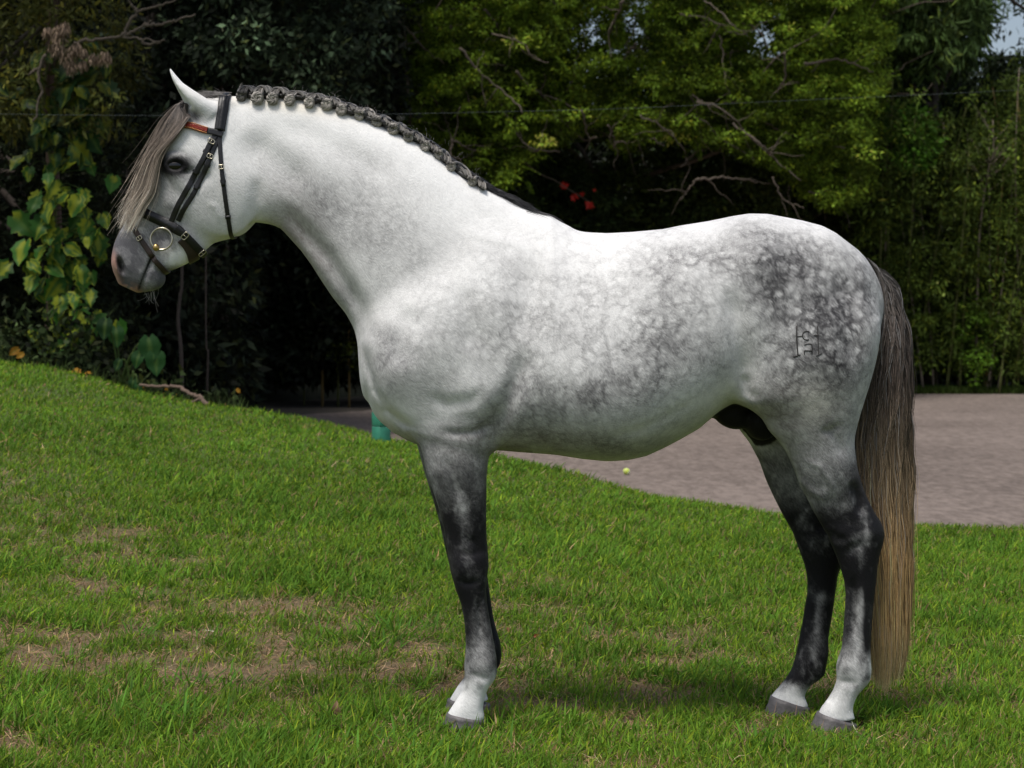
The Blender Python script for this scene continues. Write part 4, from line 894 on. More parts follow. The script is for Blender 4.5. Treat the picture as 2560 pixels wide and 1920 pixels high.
a_ = nd(nt, 'ShaderNodeMix', data_type='FLOAT'); a_.inputs[0].default_value = .72; L.new(n1.outputs[0], a_.inputs[2]); L.new(n2.outputs[0], a_.inputs[3]); L.new(a_.outputs[0], r1.inputs[0]); L.new(r1.outputs[0], p.inputs['Base Color'])
b = nd(nt, 'ShaderNodeBump'); b.inputs['Strength'].default_value = .6; b.inputs['Distance'].default_value = .03; L.new(n2.outputs[0], b.inputs['Height']); L.new(b.outputs[0], p.inputs['Normal']); p.inputs['Roughness'].default_value = .95
def aw(px, py): Y = (CAMH-ARZ)*FPX/(py-HOR); return ((px-1280)*Y/FPX, Y, ARZ)
xs = np.linspace(0, 1, 40); far = [(560, 1052), (700, 1040), (860, 1030), (1000, 1022), (1400, 1006), (1800, 992), (2290, 984), (2560, 981), (3300, 972), (4200, 962)]
F = spline(np.array(far, float), 60); V = [aw(a, b+.7*math.sin(i*1.7)) for i, (a, b) in enumerate(F)]+[(V_[0]*.999, 9.5, ARZ) for V_ in [aw(a, b) for a, b in F]]
k = len(F); tag(mesh('arena', V, [[i, i+1, k+i+1, k+i] for i in range(k-1)], mat=m_sand), kind='structure')
# ---- lawn
def dryness(x, Y):
    px = 1280+x/Y*FPX; py = HOR+(CAMH-0)/Y*FPX; d = np.zeros_like(px)
    for cx, cy, sx, sy, a in ((100,1435,260,35,1.1),(20,1330,90,30,.8),(240,1515,150,26,1.0),(420,1440,150,22,.3),(120,1650,280,34,1.0),(330,1625,90,30,.5),(850,1735,330,50,.70),(620,1600,330,60,.25),(60,1860,260,40,.9),(1300,1640,560,55,.42),(1250,1520,60,40,.5),(1480,1480,250,30,.35),(1180,1700,330,40,.6),(1900,1740,330,36,.5),(2280,1690,160,30,.5),(2500,1450,90,18,.5),(470,1120,200,16,.25),(700,1560,200,30,.3),(1600,1860,500,40,.3),(2400,1820,200,60,.3)):
        d = d+a*np.exp(-.5*(((px-cx)/sx)**2+((py-cy)/sy)**2))
    P = np.stack([x, Y], -1); d = d+.42*smoothstep(1490, 1620, py)*(1-smoothstep(1780, 1850, py))*(.4+1.2*vnoise(P*1.6, 5))*(1-.5*smoothstep(1950, 2150, px))
    return np.clip(d*(.02+1.35*smoothstep(.38, .72, fbm(P*6.5, 3, 17)))*.55+.55*smoothstep(.50, .80, fbm(P*5.5, 3, 31))*smoothstep(1250, 1650, py), 0, .82)
xs = np.concatenate([np.linspace(-30, -4.5, 50), np.linspace(-4.4, 4.4, 220), np.linspace(4.5, 30, 50)]); ys = np.concatenate([np.linspace(-8, 4.4, 30), np.linspace(4.5, 20, 260), np.linspace(20.2, 27, 20)])
X, Y = np.meshgrid(xs, ys, indexing='ij'); Z = zg(X, Y); V = np.stack([X, Y, Z], -1).reshape(-1, 3)
a, b = len(xs), len(ys); I = np.arange(a-1)[:, None]*b+np.arange(b-1)[None]; Q = np.stack([I, I+b, I+b+1, I+1], -1).reshape(-1, 4)
dr = dryness(V[:, 0], np.maximum(V[:, 1], 3)); pxv = 1280+V[:, 0]/np.maximum(V[:, 1], 3.5)*FPX; beyond = smoothstep(0, .6, V[:, 1]-np.interp(pxv, EPX, EY))
C = np.array([.060, .090, .014])*(1-dr[:, None])+np.array([.150, .100, .058])*dr[:, None]; C = C*(1-beyond[:, None])+np.array([.030, .024, .016])*beyond[:, None]
m_soil, nt, p, out = new_mat('lawn_soil'); at = nd(nt, 'ShaderNodeAttribute', attribute_name='col'); tc = nd(nt, 'ShaderNodeTexCoord'); n1 = nd(nt, 'ShaderNodeTexNoise'); n1.inputs['Scale'].default_value = 60; n1.inputs['Detail'].default_value = 5
nt.links.new(tc.outputs['Object'], n1.inputs['Vector']); mr = nd(nt, 'ShaderNodeMapRange'); mr.inputs['To Min'].default_value = .5; mr.inputs['To Max'].default_value = 1.5; nt.links.new(n1.outputs[0], mr.inputs['Value'])
vm = nd(nt, 'ShaderNodeVectorMath', operation='SCALE'); nt.links.new(at.outputs['Color'], vm.inputs[0]); nt.links.new(mr.outputs[0], vm.inputs['Scale']); nt.links.new(vm.outputs[0], p.inputs['Base Color']); p.inputs['Roughness'].default_value = .95
b = nd(nt, 'ShaderNodeBump'); b.inputs['Strength'].default_value = .8; b.inputs['Distance'].default_value = .01; nt.links.new(n1.outputs[0], b.inputs['Height']); nt.links.new(b.outputs[0], p.inputs['Normal'])
tag(mesh('lawn', V, Q, mat=m_soil, smooth=True, attrs={'col': C}), kind='structure')
# blades
def sample_lawn(n, rg, y0=5.0, y1=20.0, pw=1.0):
    """denser close to the camera, thinner far away"""
    u = rg.random(n); Y = y0*(y1/y0)**u; wx = rg.random(n)*2-1; x = wx*(.30*Y+.35); keep = (Y < np.interp(1280+x/Y*FPX, EPX, EY)+.30); return x[keep], Y[keep]
def blades(name, n, seed, kind):
    rg = np.random.default_rng(seed); x, Y = sample_lawn(n, rg); dr = dryness(x, Y)
    P2 = np.stack([x, Y], 1); tall = smoothstep(.46, .70, fbm(P2*2.6, 3, 51)); nrm = fbm(P2*1.1, 2, 61)
    if kind == 'green':
        keep = rg.random(len(x)) > np.clip(dr*1.05, 0, .93); x, Y, dr, P2, tall, nrm = x[keep], Y[keep], dr[keep], P2[keep], tall[keep], nrm[keep]
    m = len(x); px = 1280+x/Y*FPX; edge = smoothstep(-1.5, 0, Y-np.interp(px, EPX, EY))
    far = np.clip(Y/7.0, 1, 3)
    if kind == 'green':
        h = (.030+.030*rg.random(m)+.045*tall*rg.random(m)**1.5)*(1-.35*dr)*np.interp(Y, [5, 7, 10, 13, 20], [1.15, 1.25, 1.2, .95, .95]); wd = (.0026+.0030*rg.random(m)+.0016*tall)*far**.75
        hd_ = np.min([np.hypot((x-hx)/.13, (Y-hy)/.22) for hx, hy in ((-.155, 5.9), (1.0, 5.9), (-.13, 6.2), (.88, 6.15))], axis=0); h *= .65+.35*smoothstep(.6, 1.3, hd_); tilt = np.abs(rg.normal(.45, .30, m))+.1; az = rg.random(m)*6.28; az = np.where(rg.random(m) < .4, rg.normal(.5, .9, m), az); bend = rg.normal(.45, .3, m)
    else:
        keep = rg.random(m) < np.clip(dr*1.3+.08+.22*smoothstep(9.5, 6.5, Y)*0+.20*(Y < 8.2)*(.6+.8*nrm), 0, 1); x, Y, dr, P2, px, far, edge, tall, nrm = [q[keep] for q in (x, Y, dr, P2, px, far, edge, tall, nrm)]; m = len(x)
        h = .022+.055*rg.random(m); wd = (.0010+.0014*rg.random(m))*far; tilt = np.clip(rg.normal(1.30, .22, m), .5, 1.52); az = rg.random(m)*6.28; bend = rg.normal(.0, .35, m)
    z = zg(x, Y)-.003+(rg.random(m)*.014 if kind != 'green' else 0)
    D = np.stack([np.cos(az)*np.sin(tilt), np.sin(az)*np.sin(tilt), np.cos(tilt)], 1); t2 = np.clip(tilt+bend, .02, 1.62)
    D2 = np.stack([np.cos(az)*np.sin(t2), np.sin(az)*np.sin(t2), np.cos(t2)], 1); S = np.stack([-np.sin(az), np.cos(az), az*0], 1)
    rot = rg.normal(0, .6, m)[:, None]; S = S*np.cos(rot)+np.cross(D, S)*np.sin(rot)
    B = np.stack([x, Y, z], 1); M = B+D*(h*.52)[:, None]; Tt = M+D2*(h*.55)[:, None]; w_ = wd[:, None]*.5
    V = np.stack([B-S*w_*.7, B+S*w_*.7, M+S*w_, M-S*w_, Tt], 1).reshape(-1, 3); o = np.arange(m)*5
    Q = np.stack([o, o+1, o+2, o+3], 1); Tr = np.stack([o+3, o+2, o+4], 1)
    if kind == 'green':
        base = np.array([.108, .214, .019]); c = base*np.exp(rg.normal(0, .26, (m, 1)))
        yel = (rg.random(m) < .16+.25*dr)[:, None]; c = np.where(yel, c*[1.9, 1.35, 1.1], c); blue = (tall > .4)[:, None]*.45; c = c*(1-blue*.22*np.array([1.0, .55, -1.2])); c = c*(.78+.42*nrm)[:, None]
        dead = (rg.random(m) < .05+.22*dr)[:, None]; c = np.where(dead, np.array([.26, .19, .09])*np.exp(rg.normal(0, .3, (m, 1))), c)
        tipc = c*np.where(rg.random(m)[:, None] < .25, [1.7, 1.25, 1.0], [1.1, 1.08, 1.0]); col = np.stack([c*.62, c*.62, c, c, tipc], 1)
    else:
        c = np.array([.31, .195, .112])*np.exp(rg.normal(0, .38, (m, 1)))*np.where(rg.random(m)[:, None] < .12, 1.5, 1); col = np.repeat(c[:, None], 5, 1)
    return mesh(name, V, Q, Tr, mat=m_grass if kind == 'green' else m_straw, attrs={'col': np.clip(col.reshape(-1, 3), 0, .8)})
m_grass = leafmat('grass_blade', .34, .6, .10); m_straw = leafmat('dry_straw', .12, .7, .2)
tag(blades('grass', 380000, 101, 'green'), 'short green lawn grass with taller tufts on the slope', 'grass', kind='stuff')
tag(blades('dry_grass', 170000, 102, 'dry'), 'straw-coloured dead grass clippings lying in the lawn', 'dry grass', kind='stuff')
# broad-bladed tufts standing out of the lawn
def tuft_mesh(cx, cy, n, r, h, seed):
    rg = np.random.default_rng(seed); x0, y0 = on_lawn(cx, cy); m = n; x = x0+rg.normal(0, r, m); Y = y0+rg.normal(0, r*.8, m); z = zg(x, Y)-.003
    az = np.arctan2(Y-y0, x-x0)*.6+rg.normal(.3, .9, m); tl = np.abs(rg.normal(.55, .25, m)); hh = h*(.5+.7*rg.random(m)); wd = .0045+.0035*rg.random(m); k = 5; s = np.linspace(0, 1, k); P = np.zeros((m, k, 3)); P[:, 0] = np.stack([x, Y, z], 1)
    for i in range(1, k):
        t = tl+s[i]*.75; P[:, i] = P[:, i-1]+(hh/(k-1))[:, None]*np.stack([np.cos(az)*np.sin(t), np.sin(az)*np.sin(t), np.cos(t)], 1)
    S = np.stack([-np.sin(az), np.cos(az), az*0], 1)[:, None]*(wd[:, None]*np.array([.7, 1, .95, .65, .06]))[..., None]*.5; V = np.stack([P-S, P+S], 2).reshape(-1, 3)
    b = (np.arange(m)[:, None]*k+np.arange(k-1)[None])*2; Q = np.stack([b, b+1, b+3, b+2], -1).reshape(-1, 4)
    c = np.array([.070, .170, .018])*np.exp(rg.normal(0, .25, (m, 1)))*np.where(rg.random((m, 1)) < .2, [1.6, 1.3, 1], 1); return V, Q, np.repeat(c, k*2, 0)
def tufts():
    m = MB(); rg = np.random.default_rng(77)
    L = [(1000,1590,110,.09,.13),(860,1600,40,.05,.11),(290,1780,80,.09,.12),(430,1820,90,.08,.14),(930,1625,60,.07,.12),(470,1720,70,.07,.11),(350,1505,40,.05,.11),(40,1560,50,.07,.10),(130,1770,70,.09,.12),(1000,1880,110,.12,.10),(1250,1895,80,.12,.09),(1900,1690,60,.08,.09),(2200,1600,70,.09,.10),(2430,1560,90,.10,.11),(2480,1700,60,.08,.10),(1500,1600,50,.08,.08),(2000,1880,90,.12,.09),(2350,1890,70,.12,.10),(1640,1630,50,.08,.09),(700,1880,70,.12,.11),(560,1890,70,.10,.12)]
    for i in range(45): L.append((rg.random()*2560, 1420+rg.random()*490, int(12+rg.random()*25), .04, .05+.05*rg.random()))
    for i, (a, b, n, r, h) in enumerate(L): V, Q, c = tuft_mesh(a, b, n, r, h, 500+i); m.add(V, Q, col=c)
    tag(m.build('grass_tufts', m_grass, smooth=False), 'taller dark green grass tufts standing out of the lawn', 'grass', kind='stuff')
tufts()
# ================================================================== TREES AND SHRUBS
TPL = {'leaf': (np.array([[0, 0, 0], [-.5, .42, .06], [0, 1, -.04], [.5, .42, .06]]), [[0, 1, 2, 3]]),
       'long': (np.array([[0, 0, 0], [-.5, .35, .03], [-.32, .75, 0], [0, 1.0, -.10], [.32, .75, 0], [.5, .35, .03]]), [[0, 1, 2, 5], [2, 3, 4, 5]]),}
def leaf_cloud(P, D, Ls, Wd, C, tpl='leaf', rg=None, droop=0.0):
    """one leaf per row: base point, direction, length, width, colour"""
    n = len(P); D = D+np.array([0, 0, -droop]); D = D/np.linalg.norm(D, axis=1)[:, None]; R = rg.normal(0, 1, (n, 3)); R[:, 2] *= .45
    S = np.cross(D, R); S /= np.linalg.norm(S, axis=1)[:, None]+1e-9; S[:, :2] += 0; N = np.cross(S, D); T, F = TPL[tpl]
    V = P[:, None]+T[None, :, :1]*S[:, None]*Wd[:, None, None]+T[None, :, 1:2]*D[:, None]*Ls[:, None, None]+T[None, :, 2:]*N[:, None]*Ls[:, None, None]
    k = len(T); Q = (np.arange(n)[:, None, None]*k+np.array(F)[None]).reshape(-1, 4); return V.reshape(-1, 3), Q, np.repeat(C, k, 0)
def cluster_leaves(cen, rad, per, Ls, Wd, base, rg, var=.30, tpl='leaf', droop=.2, flat=.6, tw=.18, out=.6, tone=.45):
    """leaf clumps: every centre carries 'per' leaves turned outwards"""
    n = len(cen)*per; c = np.repeat(cen, per, 0); d = rg.normal(0, 1, (n, 3)); d /= np.linalg.norm(d, axis=1)[:, None]; r = rg.random(n)**.45
    rr = np.repeat(np.broadcast_to(rad, (len(cen),)), per); P = c+d*np.array([1, 1, flat])*(r*rr)[:, None]
    D = d*out+rg.normal(0, .55, (n, 3)); ct = np.repeat(np.exp(rg.normal(0, tone, len(cen))), per); col = np.array(base)*ct[:, None]*np.exp(rg.normal(0, var, (n, 1)))
    yel = rg.random((n, 1)) < tw; col = np.where(yel, col*[1.55, 1.30, .9], col)
    return leaf_cloud(P, D, Ls*np.exp(rg.normal(0, .25, n)), Wd*np.exp(rg.normal(0, .25, n)), np.clip(col, 0, .6), tpl, rg, droop)
m_leafA = leafmat('leaf_light', .42, .6, .08); m_leafB = leafmat('leaf_dark', .22, .55, .08)
def barkm(name, c): return simple(name, c, .9, nscale=14, namt=.45, bump=.8)
m_barkg = barkm('grey_bark', (.095, .074, .055)); m_barkd = barkm('dark_bark', (.050, .038, .030)); m_barkr = barkm('brown_bark', (.085, .050, .036)); m_cane = barkm('bamboo_cane', (.17, .115, .035)); m_canel = barkm('pale_cane', (.20, .16, .12)); m_caneg = barkm('green_cane', (.085, .095, .022))
def limb(m, a, b, r0, r1, rg, wob=.12, n=9, k=6, sag=0.0):
    a, b = np.array(a, float), np.array(b, float); L = np.linalg.norm(b-a); q = np.array([a+(b-a)*t for t in np.linspace(0, 1, 5)]); q[1:-1] += rg.normal(0, wob*L*.35, (3, 3)); q[1:-1, 2] += sag*L*np.array([.7, 1, .7])
    P = spline(q, n); m.tube(P, np.linspace(r0, r1, n), k); return P
def zfl(x, Y):
    Y_ = np.clip(Y, 0, 26.9); return float(np.maximum(zg(np.array([x]), np.array([Y_]))[0], -.27))
# --- the feathery tree over the arena: pixel outline of its underside
CAN = np.array([(880,250),(920,300),(960,340),(1000,400),(1060,380),(1150,400),(1220,450),(1270,480),(1310,420),(1380,370),(1460,330),(1520,350),(1570,385),(1640,345),(1720,355),(1800,370),(1880,400),(1960,440),(2030,500),(2090,540),(2140,520),(2170,440),(2190,300),(2215,120),(2230,-50)], float)
HOLES = [(1575,35,14,24),(1590,80,14,16),(1480,65,26,14),(1495,92,18,10),(1900,62,12,7),(1925,95,18,16),(1915,145,20,16),(2010,14,12,7),(1625,75,10,10)]
def feathery_tree():
    rg = np.random.default_rng(201); root = empty('feathery_tree', (1.9, 39.5, -.47), 'wide feathery-leaved tree with bare crooked twigs spreading above the horse\'s back', 'tree')
    t = MB(); P = limb(t, (1.9, 39.5, -.5), (1.6, 38.6, 4.2), .22, .15, rg, .06, 12, 10); t.build('trunk', m_barkd, root)
    N = 6800; px = 880+rg.random(N*3)*1340; py = -330+rg.random(N*3)*900; Y = 33.5+rg.random(N*3)*6.5; bot = np.interp(px, CAN[:, 0], CAN[:, 1]); ok = (py < bot-6) & (px > np.interp(py, [-330, 0, 150, 300], [850, 905, 925, 905]))
    for hx, hy, sx, sy in HOLES: ok &= rg.random(N*3) > 1.5*np.exp(-.5*(((px-hx)/(sx*.85))**2+((py-hy)/(sy*.85))**2))
    ok &= (vnoise(np.stack([px/85, py/60], 1), 5) > .18) | (rg.random(N*3) < .7)
    px, py, Y = px[ok][:N], py[ok][:N], Y[ok][:N]; cen = np.stack([(px-1280)*Y/FPX, Y, CAMH-(py-HOR)*Y/FPX], 1)
    V, Q, C = cluster_leaves(cen, .17+.15*rg.random(len(cen)), 66, .080, .034, (.078, .124, .013), rg, .34, 'leaf', .25, .42, .15, .5, .68); f = MB(); f.add(V, Q, col=C)
    # feather leaves: rows of leaflets on drooping stalks
    n = 2600; i = rg.integers(0, len(cen), n); b0 = cen[i]+rg.normal(0, .12, (n, 3)); az = rg.random(n)*6.28; d = np.stack([np.cos(az), np.sin(az)*.6, rg.normal(-.25, .3, n)], 1); L = .28+.16*rg.random(n)
    for s_ in np.linspace(.1, 1, 9):
        Pp = b0+d*(L*s_)[:, None]+np.array([0, 0, -.09])*s_**2
        for sg in (-1, 1):
            Dd = np.cross(d, [0, 0, 1])*sg+d*.35; cc = np.array([.110, .185, .017])*np.exp(rg.normal(0, .22, (n, 1))); V, Q, C = leaf_cloud(Pp, Dd, np.full(n, .085*(1.1-s_*.5)), np.full(n, .030), cc, 'leaf', rg, .1); f.add(V, Q, col=C)
    f.build('foliage', m_leafA, root, smooth=False)
    def PX(x, y, Y): return W(x, y, Y)
    fixed = [  # the bare branches that show
        [(880,15),(935,35),(985,45),(1030,50),(1080,30)],[(985,45),(1020,75),(1060,120),(1110,160)],[(960,300),(975,220),(965,180),(985,150)],[(1010,150),(1020,220),(1025,290),(1030,330)],[(1125,60),(1140,125),(1150,180),(1190,300)],[(1150,120),(1200,180),(1260,230),(1310,280)],
        [(1210,20),(1240,60),(1260,100)],[(1230,85),(1270,95),(1310,110),(1330,140),(1370,160)],[(1290,180),(1340,230),(1400,250),(1460,285)],[(1200,160),(1260,165),(1310,180)],[(1250,255),(1290,330),(1330,370),(1400,380)],[(1130,350),(1180,375),(1230,370)],[(1080,240),(1110,290),(1130,350)],[(1130,350),(1125,390)],
        [(1560,0),(1540,40),(1520,90)],[(1470,0),(1510,20),(1560,10),(1610,35),(1650,0)],[(1590,110),(1570,130),(1560,150)],[(1700,35),(1760,45),(1810,65),(1860,60),(1900,80),(1920,130)],[(1750,40),(1765,80)],[(1760,0),(1800,30),(1840,70),(1870,85)],[(1800,90),(1815,200),(1830,260)],[(1720,225),(1755,255),(1800,270)],[(1455,275),(1470,340),(1490,345)],[(1520,310),(1535,350),(1535,375)],[(1535,355),(1580,355),(1640,345)],[(1740,255),(1790,265),(1840,300),(1880,350),(1940,400),(2000,450)],
        [(1600,290),(1660,320),(1720,385)],[(1830,310),(1900,360),(1960,420)],[(1960,130),(1960,200),(1925,245)],[(2010,160),(2100,150),(2180,180)],[(1930,440),(1960,500),(2010,520)],[(2020,480),(2080,495),(2110,500)],[(1740,450),(1800,445),(1890,450)],[(1740,450),(1700,500)],[(1900,300),(1960,330),(2050,360),(2110,370)],[(1700,420),(1740,380),(1765,375)]]
    for L_ in fixed:
        Y0 = 33.2+rg.random()*1.3; br = MB(); q = spline(np.array([PX(x, y, Y0+.25*rg.normal()) for x, y in L_]), 20); q += rg.normal(0, .012, q.shape); r = .015+.012*rg.random(); br.tube(q, np.linspace(r, r*.45, 20), 5)
        for j in range(3):
            i0 = rg.integers(4, 18); a = rg.random()*6.28; ln = .25+.45*rg.random(); limb(br, q[i0], q[i0]+np.array([math.cos(a)*ln, rg.normal()*.2, math.sin(a)*ln]), r*.42, r*.16, rg, .16, 8, 4)
        br.build('branch', m_barkg, root)
    br = MB()
    for j in range(110):
        i0 = rg.integers(0, len(cen)); a = rg.normal(.2, 1.1); ln = .8+1.2*rg.random(); p0 = cen[i0]; limb(br, p0, p0+np.array([math.cos(a)*ln, rg.normal()*.4, math.sin(a)*ln]), .014, .006, rg, .14, 9, 4)
    for j in range(5): limb(br, P[-1-(j % 3)], cen[rg.integers(0, len(cen))]+[0, 2.0, 1.0], .06, .02, rg, .05, 12, 6)
    tag(br.build('twigs', m_barkg, root), kind='stuff')
feathery_tree()
def crown_tree(name, label, cat, px, Y, trunk_top, r0, box, n, per, rad, Ls, Wd, base, mat, bark, seed, tpl='leaf', droop=.3, holes=None, limbs=7, shape='ell', var=.3, tone=.4, group=None, tw=.15, flat=.7, ydep=2.5):
    """box = px0, py0, px1, py1 of the crown in the picture at distance Y"""
    rg = np.random.default_rng(seed); x = (px-1280)*Y/FPX; z0 = zfl(x, Y); root = empty(name, (x, Y, z0), label, cat, group)
    x0, y0, x1, y1 = box; N = n*4; u = rg.random(N)*2-1; v = rg.random(N)*2-1; w_ = rg.random(N)*2-1; ok = (u*u+v*v*.9+w_*w_*.5 < 1.1) if shape == 'ell' else np.ones(N, bool)
    X = (x0+x1)/2+u*(x1-x0)/2; Z = (y0+y1)/2+v*(y1-y0)/2
    ok &= (vnoise(np.stack([X/70, Z/70, w_*2], 1), seed) > .34) | (rg.random(N) < .35)
    for hx, hy, sx, sy in (holes or []): ok &= rg.random(N) > 1.4*np.exp(-.5*(((X-hx)/sx)**2+((Z-hy)/sy)**2))
    X, Z, w_ = X[ok][:n], Z[ok][:n], w_[ok][:n]; Yc = Y+w_*ydep; cen = np.stack([(X-1280)*Yc/FPX, Yc, CAMH-(Z-HOR)*Yc/FPX], 1)
    cen = cen[cen[:, 2] > z0+.05]
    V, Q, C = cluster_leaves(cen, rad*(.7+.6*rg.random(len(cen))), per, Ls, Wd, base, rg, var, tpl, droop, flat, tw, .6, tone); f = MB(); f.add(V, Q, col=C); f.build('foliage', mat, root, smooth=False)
    t = MB()
    if r0 > 0:
        top = W(*trunk_top, Y); P = limb(t, (x, Y, z0-.1), top, r0, r0*.55, rg, .05, 14, 9); t.build('trunk', bark, root); b = MB()
        for j in range(limbs): limb(b, P[rg.integers(7, 14)], cen[rg.integers(0, len(cen))], r0*.38, r0*.08, rg, .12, 10, 5)
        b.build('branches', bark, root)
    return root, cen, rg
# right side
DK = (.030, .048, .012)
crown_tree('broadleaf_tree', 'tree with hanging long narrow dark leaves at the upper right', 'tree', 2330, 39.0, (2330, 150), .16, (2140, -230, 2480, 190), 420, 46, .34, .21, .052, (.060, .100, .028), m_leafB, m_barkd, 301, 'long', .9, holes=[(2380,118,10,8),(2378,155,12,8)], tw=.1, ydep=1.6)
crown_tree('gappy_tree', 'thin dark crown letting the sky through at the top right corner', 'tree', 2620, 44.0, (2620, 100), .18, (2400, -280, 2900, 190), 210, 34, .36, .16, .060, (.022, .032, .012), m_leafB, m_barkd, 302, 'long', .5, holes=[(2545,78,30,24),(2510,30,40,30)], ydep=2)
def bamboo(px, Y, spread, nc, top, seed, label, base, cane_col, per=30, ncl=260, low=980):
    rg = np.random.default_rng(seed); x = (px-1280)*Y/FPX; z0 = zfl(x, Y); root = empty('bamboo_clump', (x, Y, z0), label, 'bamboo', 'bamboo clumps of the hedge'); cs = []; cen = []
    for j in range(nc):
        dx = rg.normal(0, spread); dy = rg.normal(-.60, .40); lean = rg.normal(0, .10); h = (HOR-top)*Y/FPX+CAMH-z0; h *= .75+.3*rg.random(); c = MB(); s = np.linspace(0, 1, 16)
        P = np.stack([x+dx+lean*h*s+.05*h*rg.normal()*s**2, Y+dy+.06*h*s*rg.normal(), z0+h*s], 1); r = .016+.016*rg.random(); rr = r*np.interp(s, [0, 1], [1, .35])*(1+.10*(np.arange(16) % 2)); c.tube(P, rr, 6)
        c.build('cane', [m_cane, m_canel, m_caneg][int(rg.choice(3, p=cane_col))], root)
        k = ncl//nc; i = rg.integers(2, 16, k); cen.append(P[i]+rg.normal(0, 1, (k, 3))*[.30, .28, .16])
    cen = np.concatenate(cen); cen = cen[cen[:, 2] > z0+.15]
    V, Q, C = cluster_leaves(cen, .20+.12*rg.random(len(cen)), per, .125, .030, base, rg, .30, 'leaf', .55, .8, .16, .7, .48); f = MB(); f.add(V, Q, col=C); f.build('foliage', m_leafB, root, smooth=False)
BL = ['bamboo clump just behind the horse\'s tail', 'bamboo clump with pale canes right of the tail', 'bamboo clump with bright green young shoots', 'bamboo clump with leaning brown canes near the right edge', 'bamboo clump with yellow canes cut by the right edge', 'tall bamboo clump filling the gap above the croup', 'low bamboo clump behind the horse\'s rump', 'shaded bamboo clump behind the horse\'s back']
for i, (px, Y, sp, nc, top, cp) in enumerate([(2200,38.2,.45,7,230,(.1,.3,.6)),(2300,38.6,.45,8,260,(.3,.4,.3)),(2390,38.3,.45,8,300,(.3,.3,.4)),(2470,38.4,.42,11,210,(.4,.5,.1)),(2570,38.2,.5,12,230,(.7,.2,.1)),(2110,39.2,.5,7,330,(0,.4,.6)),(2010,39.4,.6,6,470,(0,.3,.7)),(1880,39.5,.6,6,430,(0,.3,.7))]):
    bamboo(px, Y, sp, nc, top, 320+i, BL[i], (.056,.086,.015) if i < 5 else (.026,.038,.010), cp, ncl=330, per=34)  # clumps behind the horse: shade put into a darker leaf colour
def shrub(name, label, cat, px, Y, box, n, per, rad, Ls, Wd, base, seed, mat=None, group=None, tpl='leaf', **k):
    return crown_tree(name, label, cat, px, Y, (px, (box[1]+box[3])/2), .04, box, n, per, rad, Ls, Wd, base, mat or m_leafB, m_barkd, seed, tpl, group=group, ydep=k.pop('ydep', .9), limbs=4, **k)
SH = 'shrubs of the dark hedge behind the arena'
SL = ['dark shrub under the feathery tree above the dip of the horse\'s back', 'dark shrub behind the horse\'s withers and mane end', 'dark shrub behind the horse\'s loins', 'dark shrub under the drooping twig tips above the croup', 'bright lime-green shrub beside the bamboo above the tail', 'mid green bush between bamboo clumps at the right edge']
for i, (bx, Y, base) in enumerate([((1480,370,1840,760), 38.2, (.050,.078,.022)), ((1200,380,1520,760), 38.0, (.046,.072,.022)), ((1700,400,2000,760), 38.0, (.050,.074,.022)), ((1850,420,2150,800), 40.8, (.018,.027,.010)), ((2220,270,2330,420), 37.9, (.055,.130,.014)), ((2440,180,2700,480), 39.6, (.050,.075,.014))]):
    shrub('shrub', SL[i], 'shrub', (bx[0]+bx[2])//2, Y, bx, 260 if i < 4 else 90, 46, .30, .12, .05, base, 340+i, group=SH)
shrub('lime_shrub', 'small lime-green climber growing up the bamboo at the right', 'shrub', 2445, 37.8, (2405, 740, 2480, 970), 60, 30, .16, .10, .035, (.060, .120, .012), 350)
# strip of rough grass at the far edge of the arena
def verge():
    rg = np.random.default_rng(360); n = 14000; px = 1900+rg.random(n)*900; Y = 37.2+rg.random(n)*1.2; x = (px-1280)*Y/FPX; P = np.stack([x, Y, np.full(n, -.27)], 1); D = rg.normal(0, .5, (n, 3)); D[:, 2] = 1
    V, Q, C = leaf_cloud(P, D, .10+.12*rg.random(n), np.full(n, .022), np.array([.060, .095, .020])*np.exp(rg.normal(0, .4, (n, 1))), 'leaf', rg); m = MB(); m.add(V, Q, col=C); tag(m.build('rough_grass', m_leafA, smooth=False), 'strip of rough grass along the far edge of the sand arena', 'grass', kind='stuff')
verge()
# bare sapling
def bare_sapling():
    rg = np.random.default_rng(370); Y = 37.6; root = empty('bare_sapling', (float(W(2440, 1, Y)[0]), Y, -.45), 'leafless pale sapling standing before the bamboo right of the tail', 'tree'); t = MB(); L = [(2438,985),(2446,640),(2455,530),(2470,430),(2483,380),(2482,300)]
    q = spline(np.array([W(a, b, Y) for a, b in L]), 30); t.tube(q, np.linspace(.030, .008, 30), 7); t.build('trunk', m_canel, root); b = MB()
    for j in range(22):
        i = rg.integers(14, 28); s = rg.choice([-1, 1]); limb(b, q[i], q[i]+np.array([s*(.25+.3*rg.random()), rg.normal()*.1, .35+.4*rg.random()]), .006, .003, rg, .06, 8, 4)
    b.build('branches', m_canel, root)
bare_sapling()
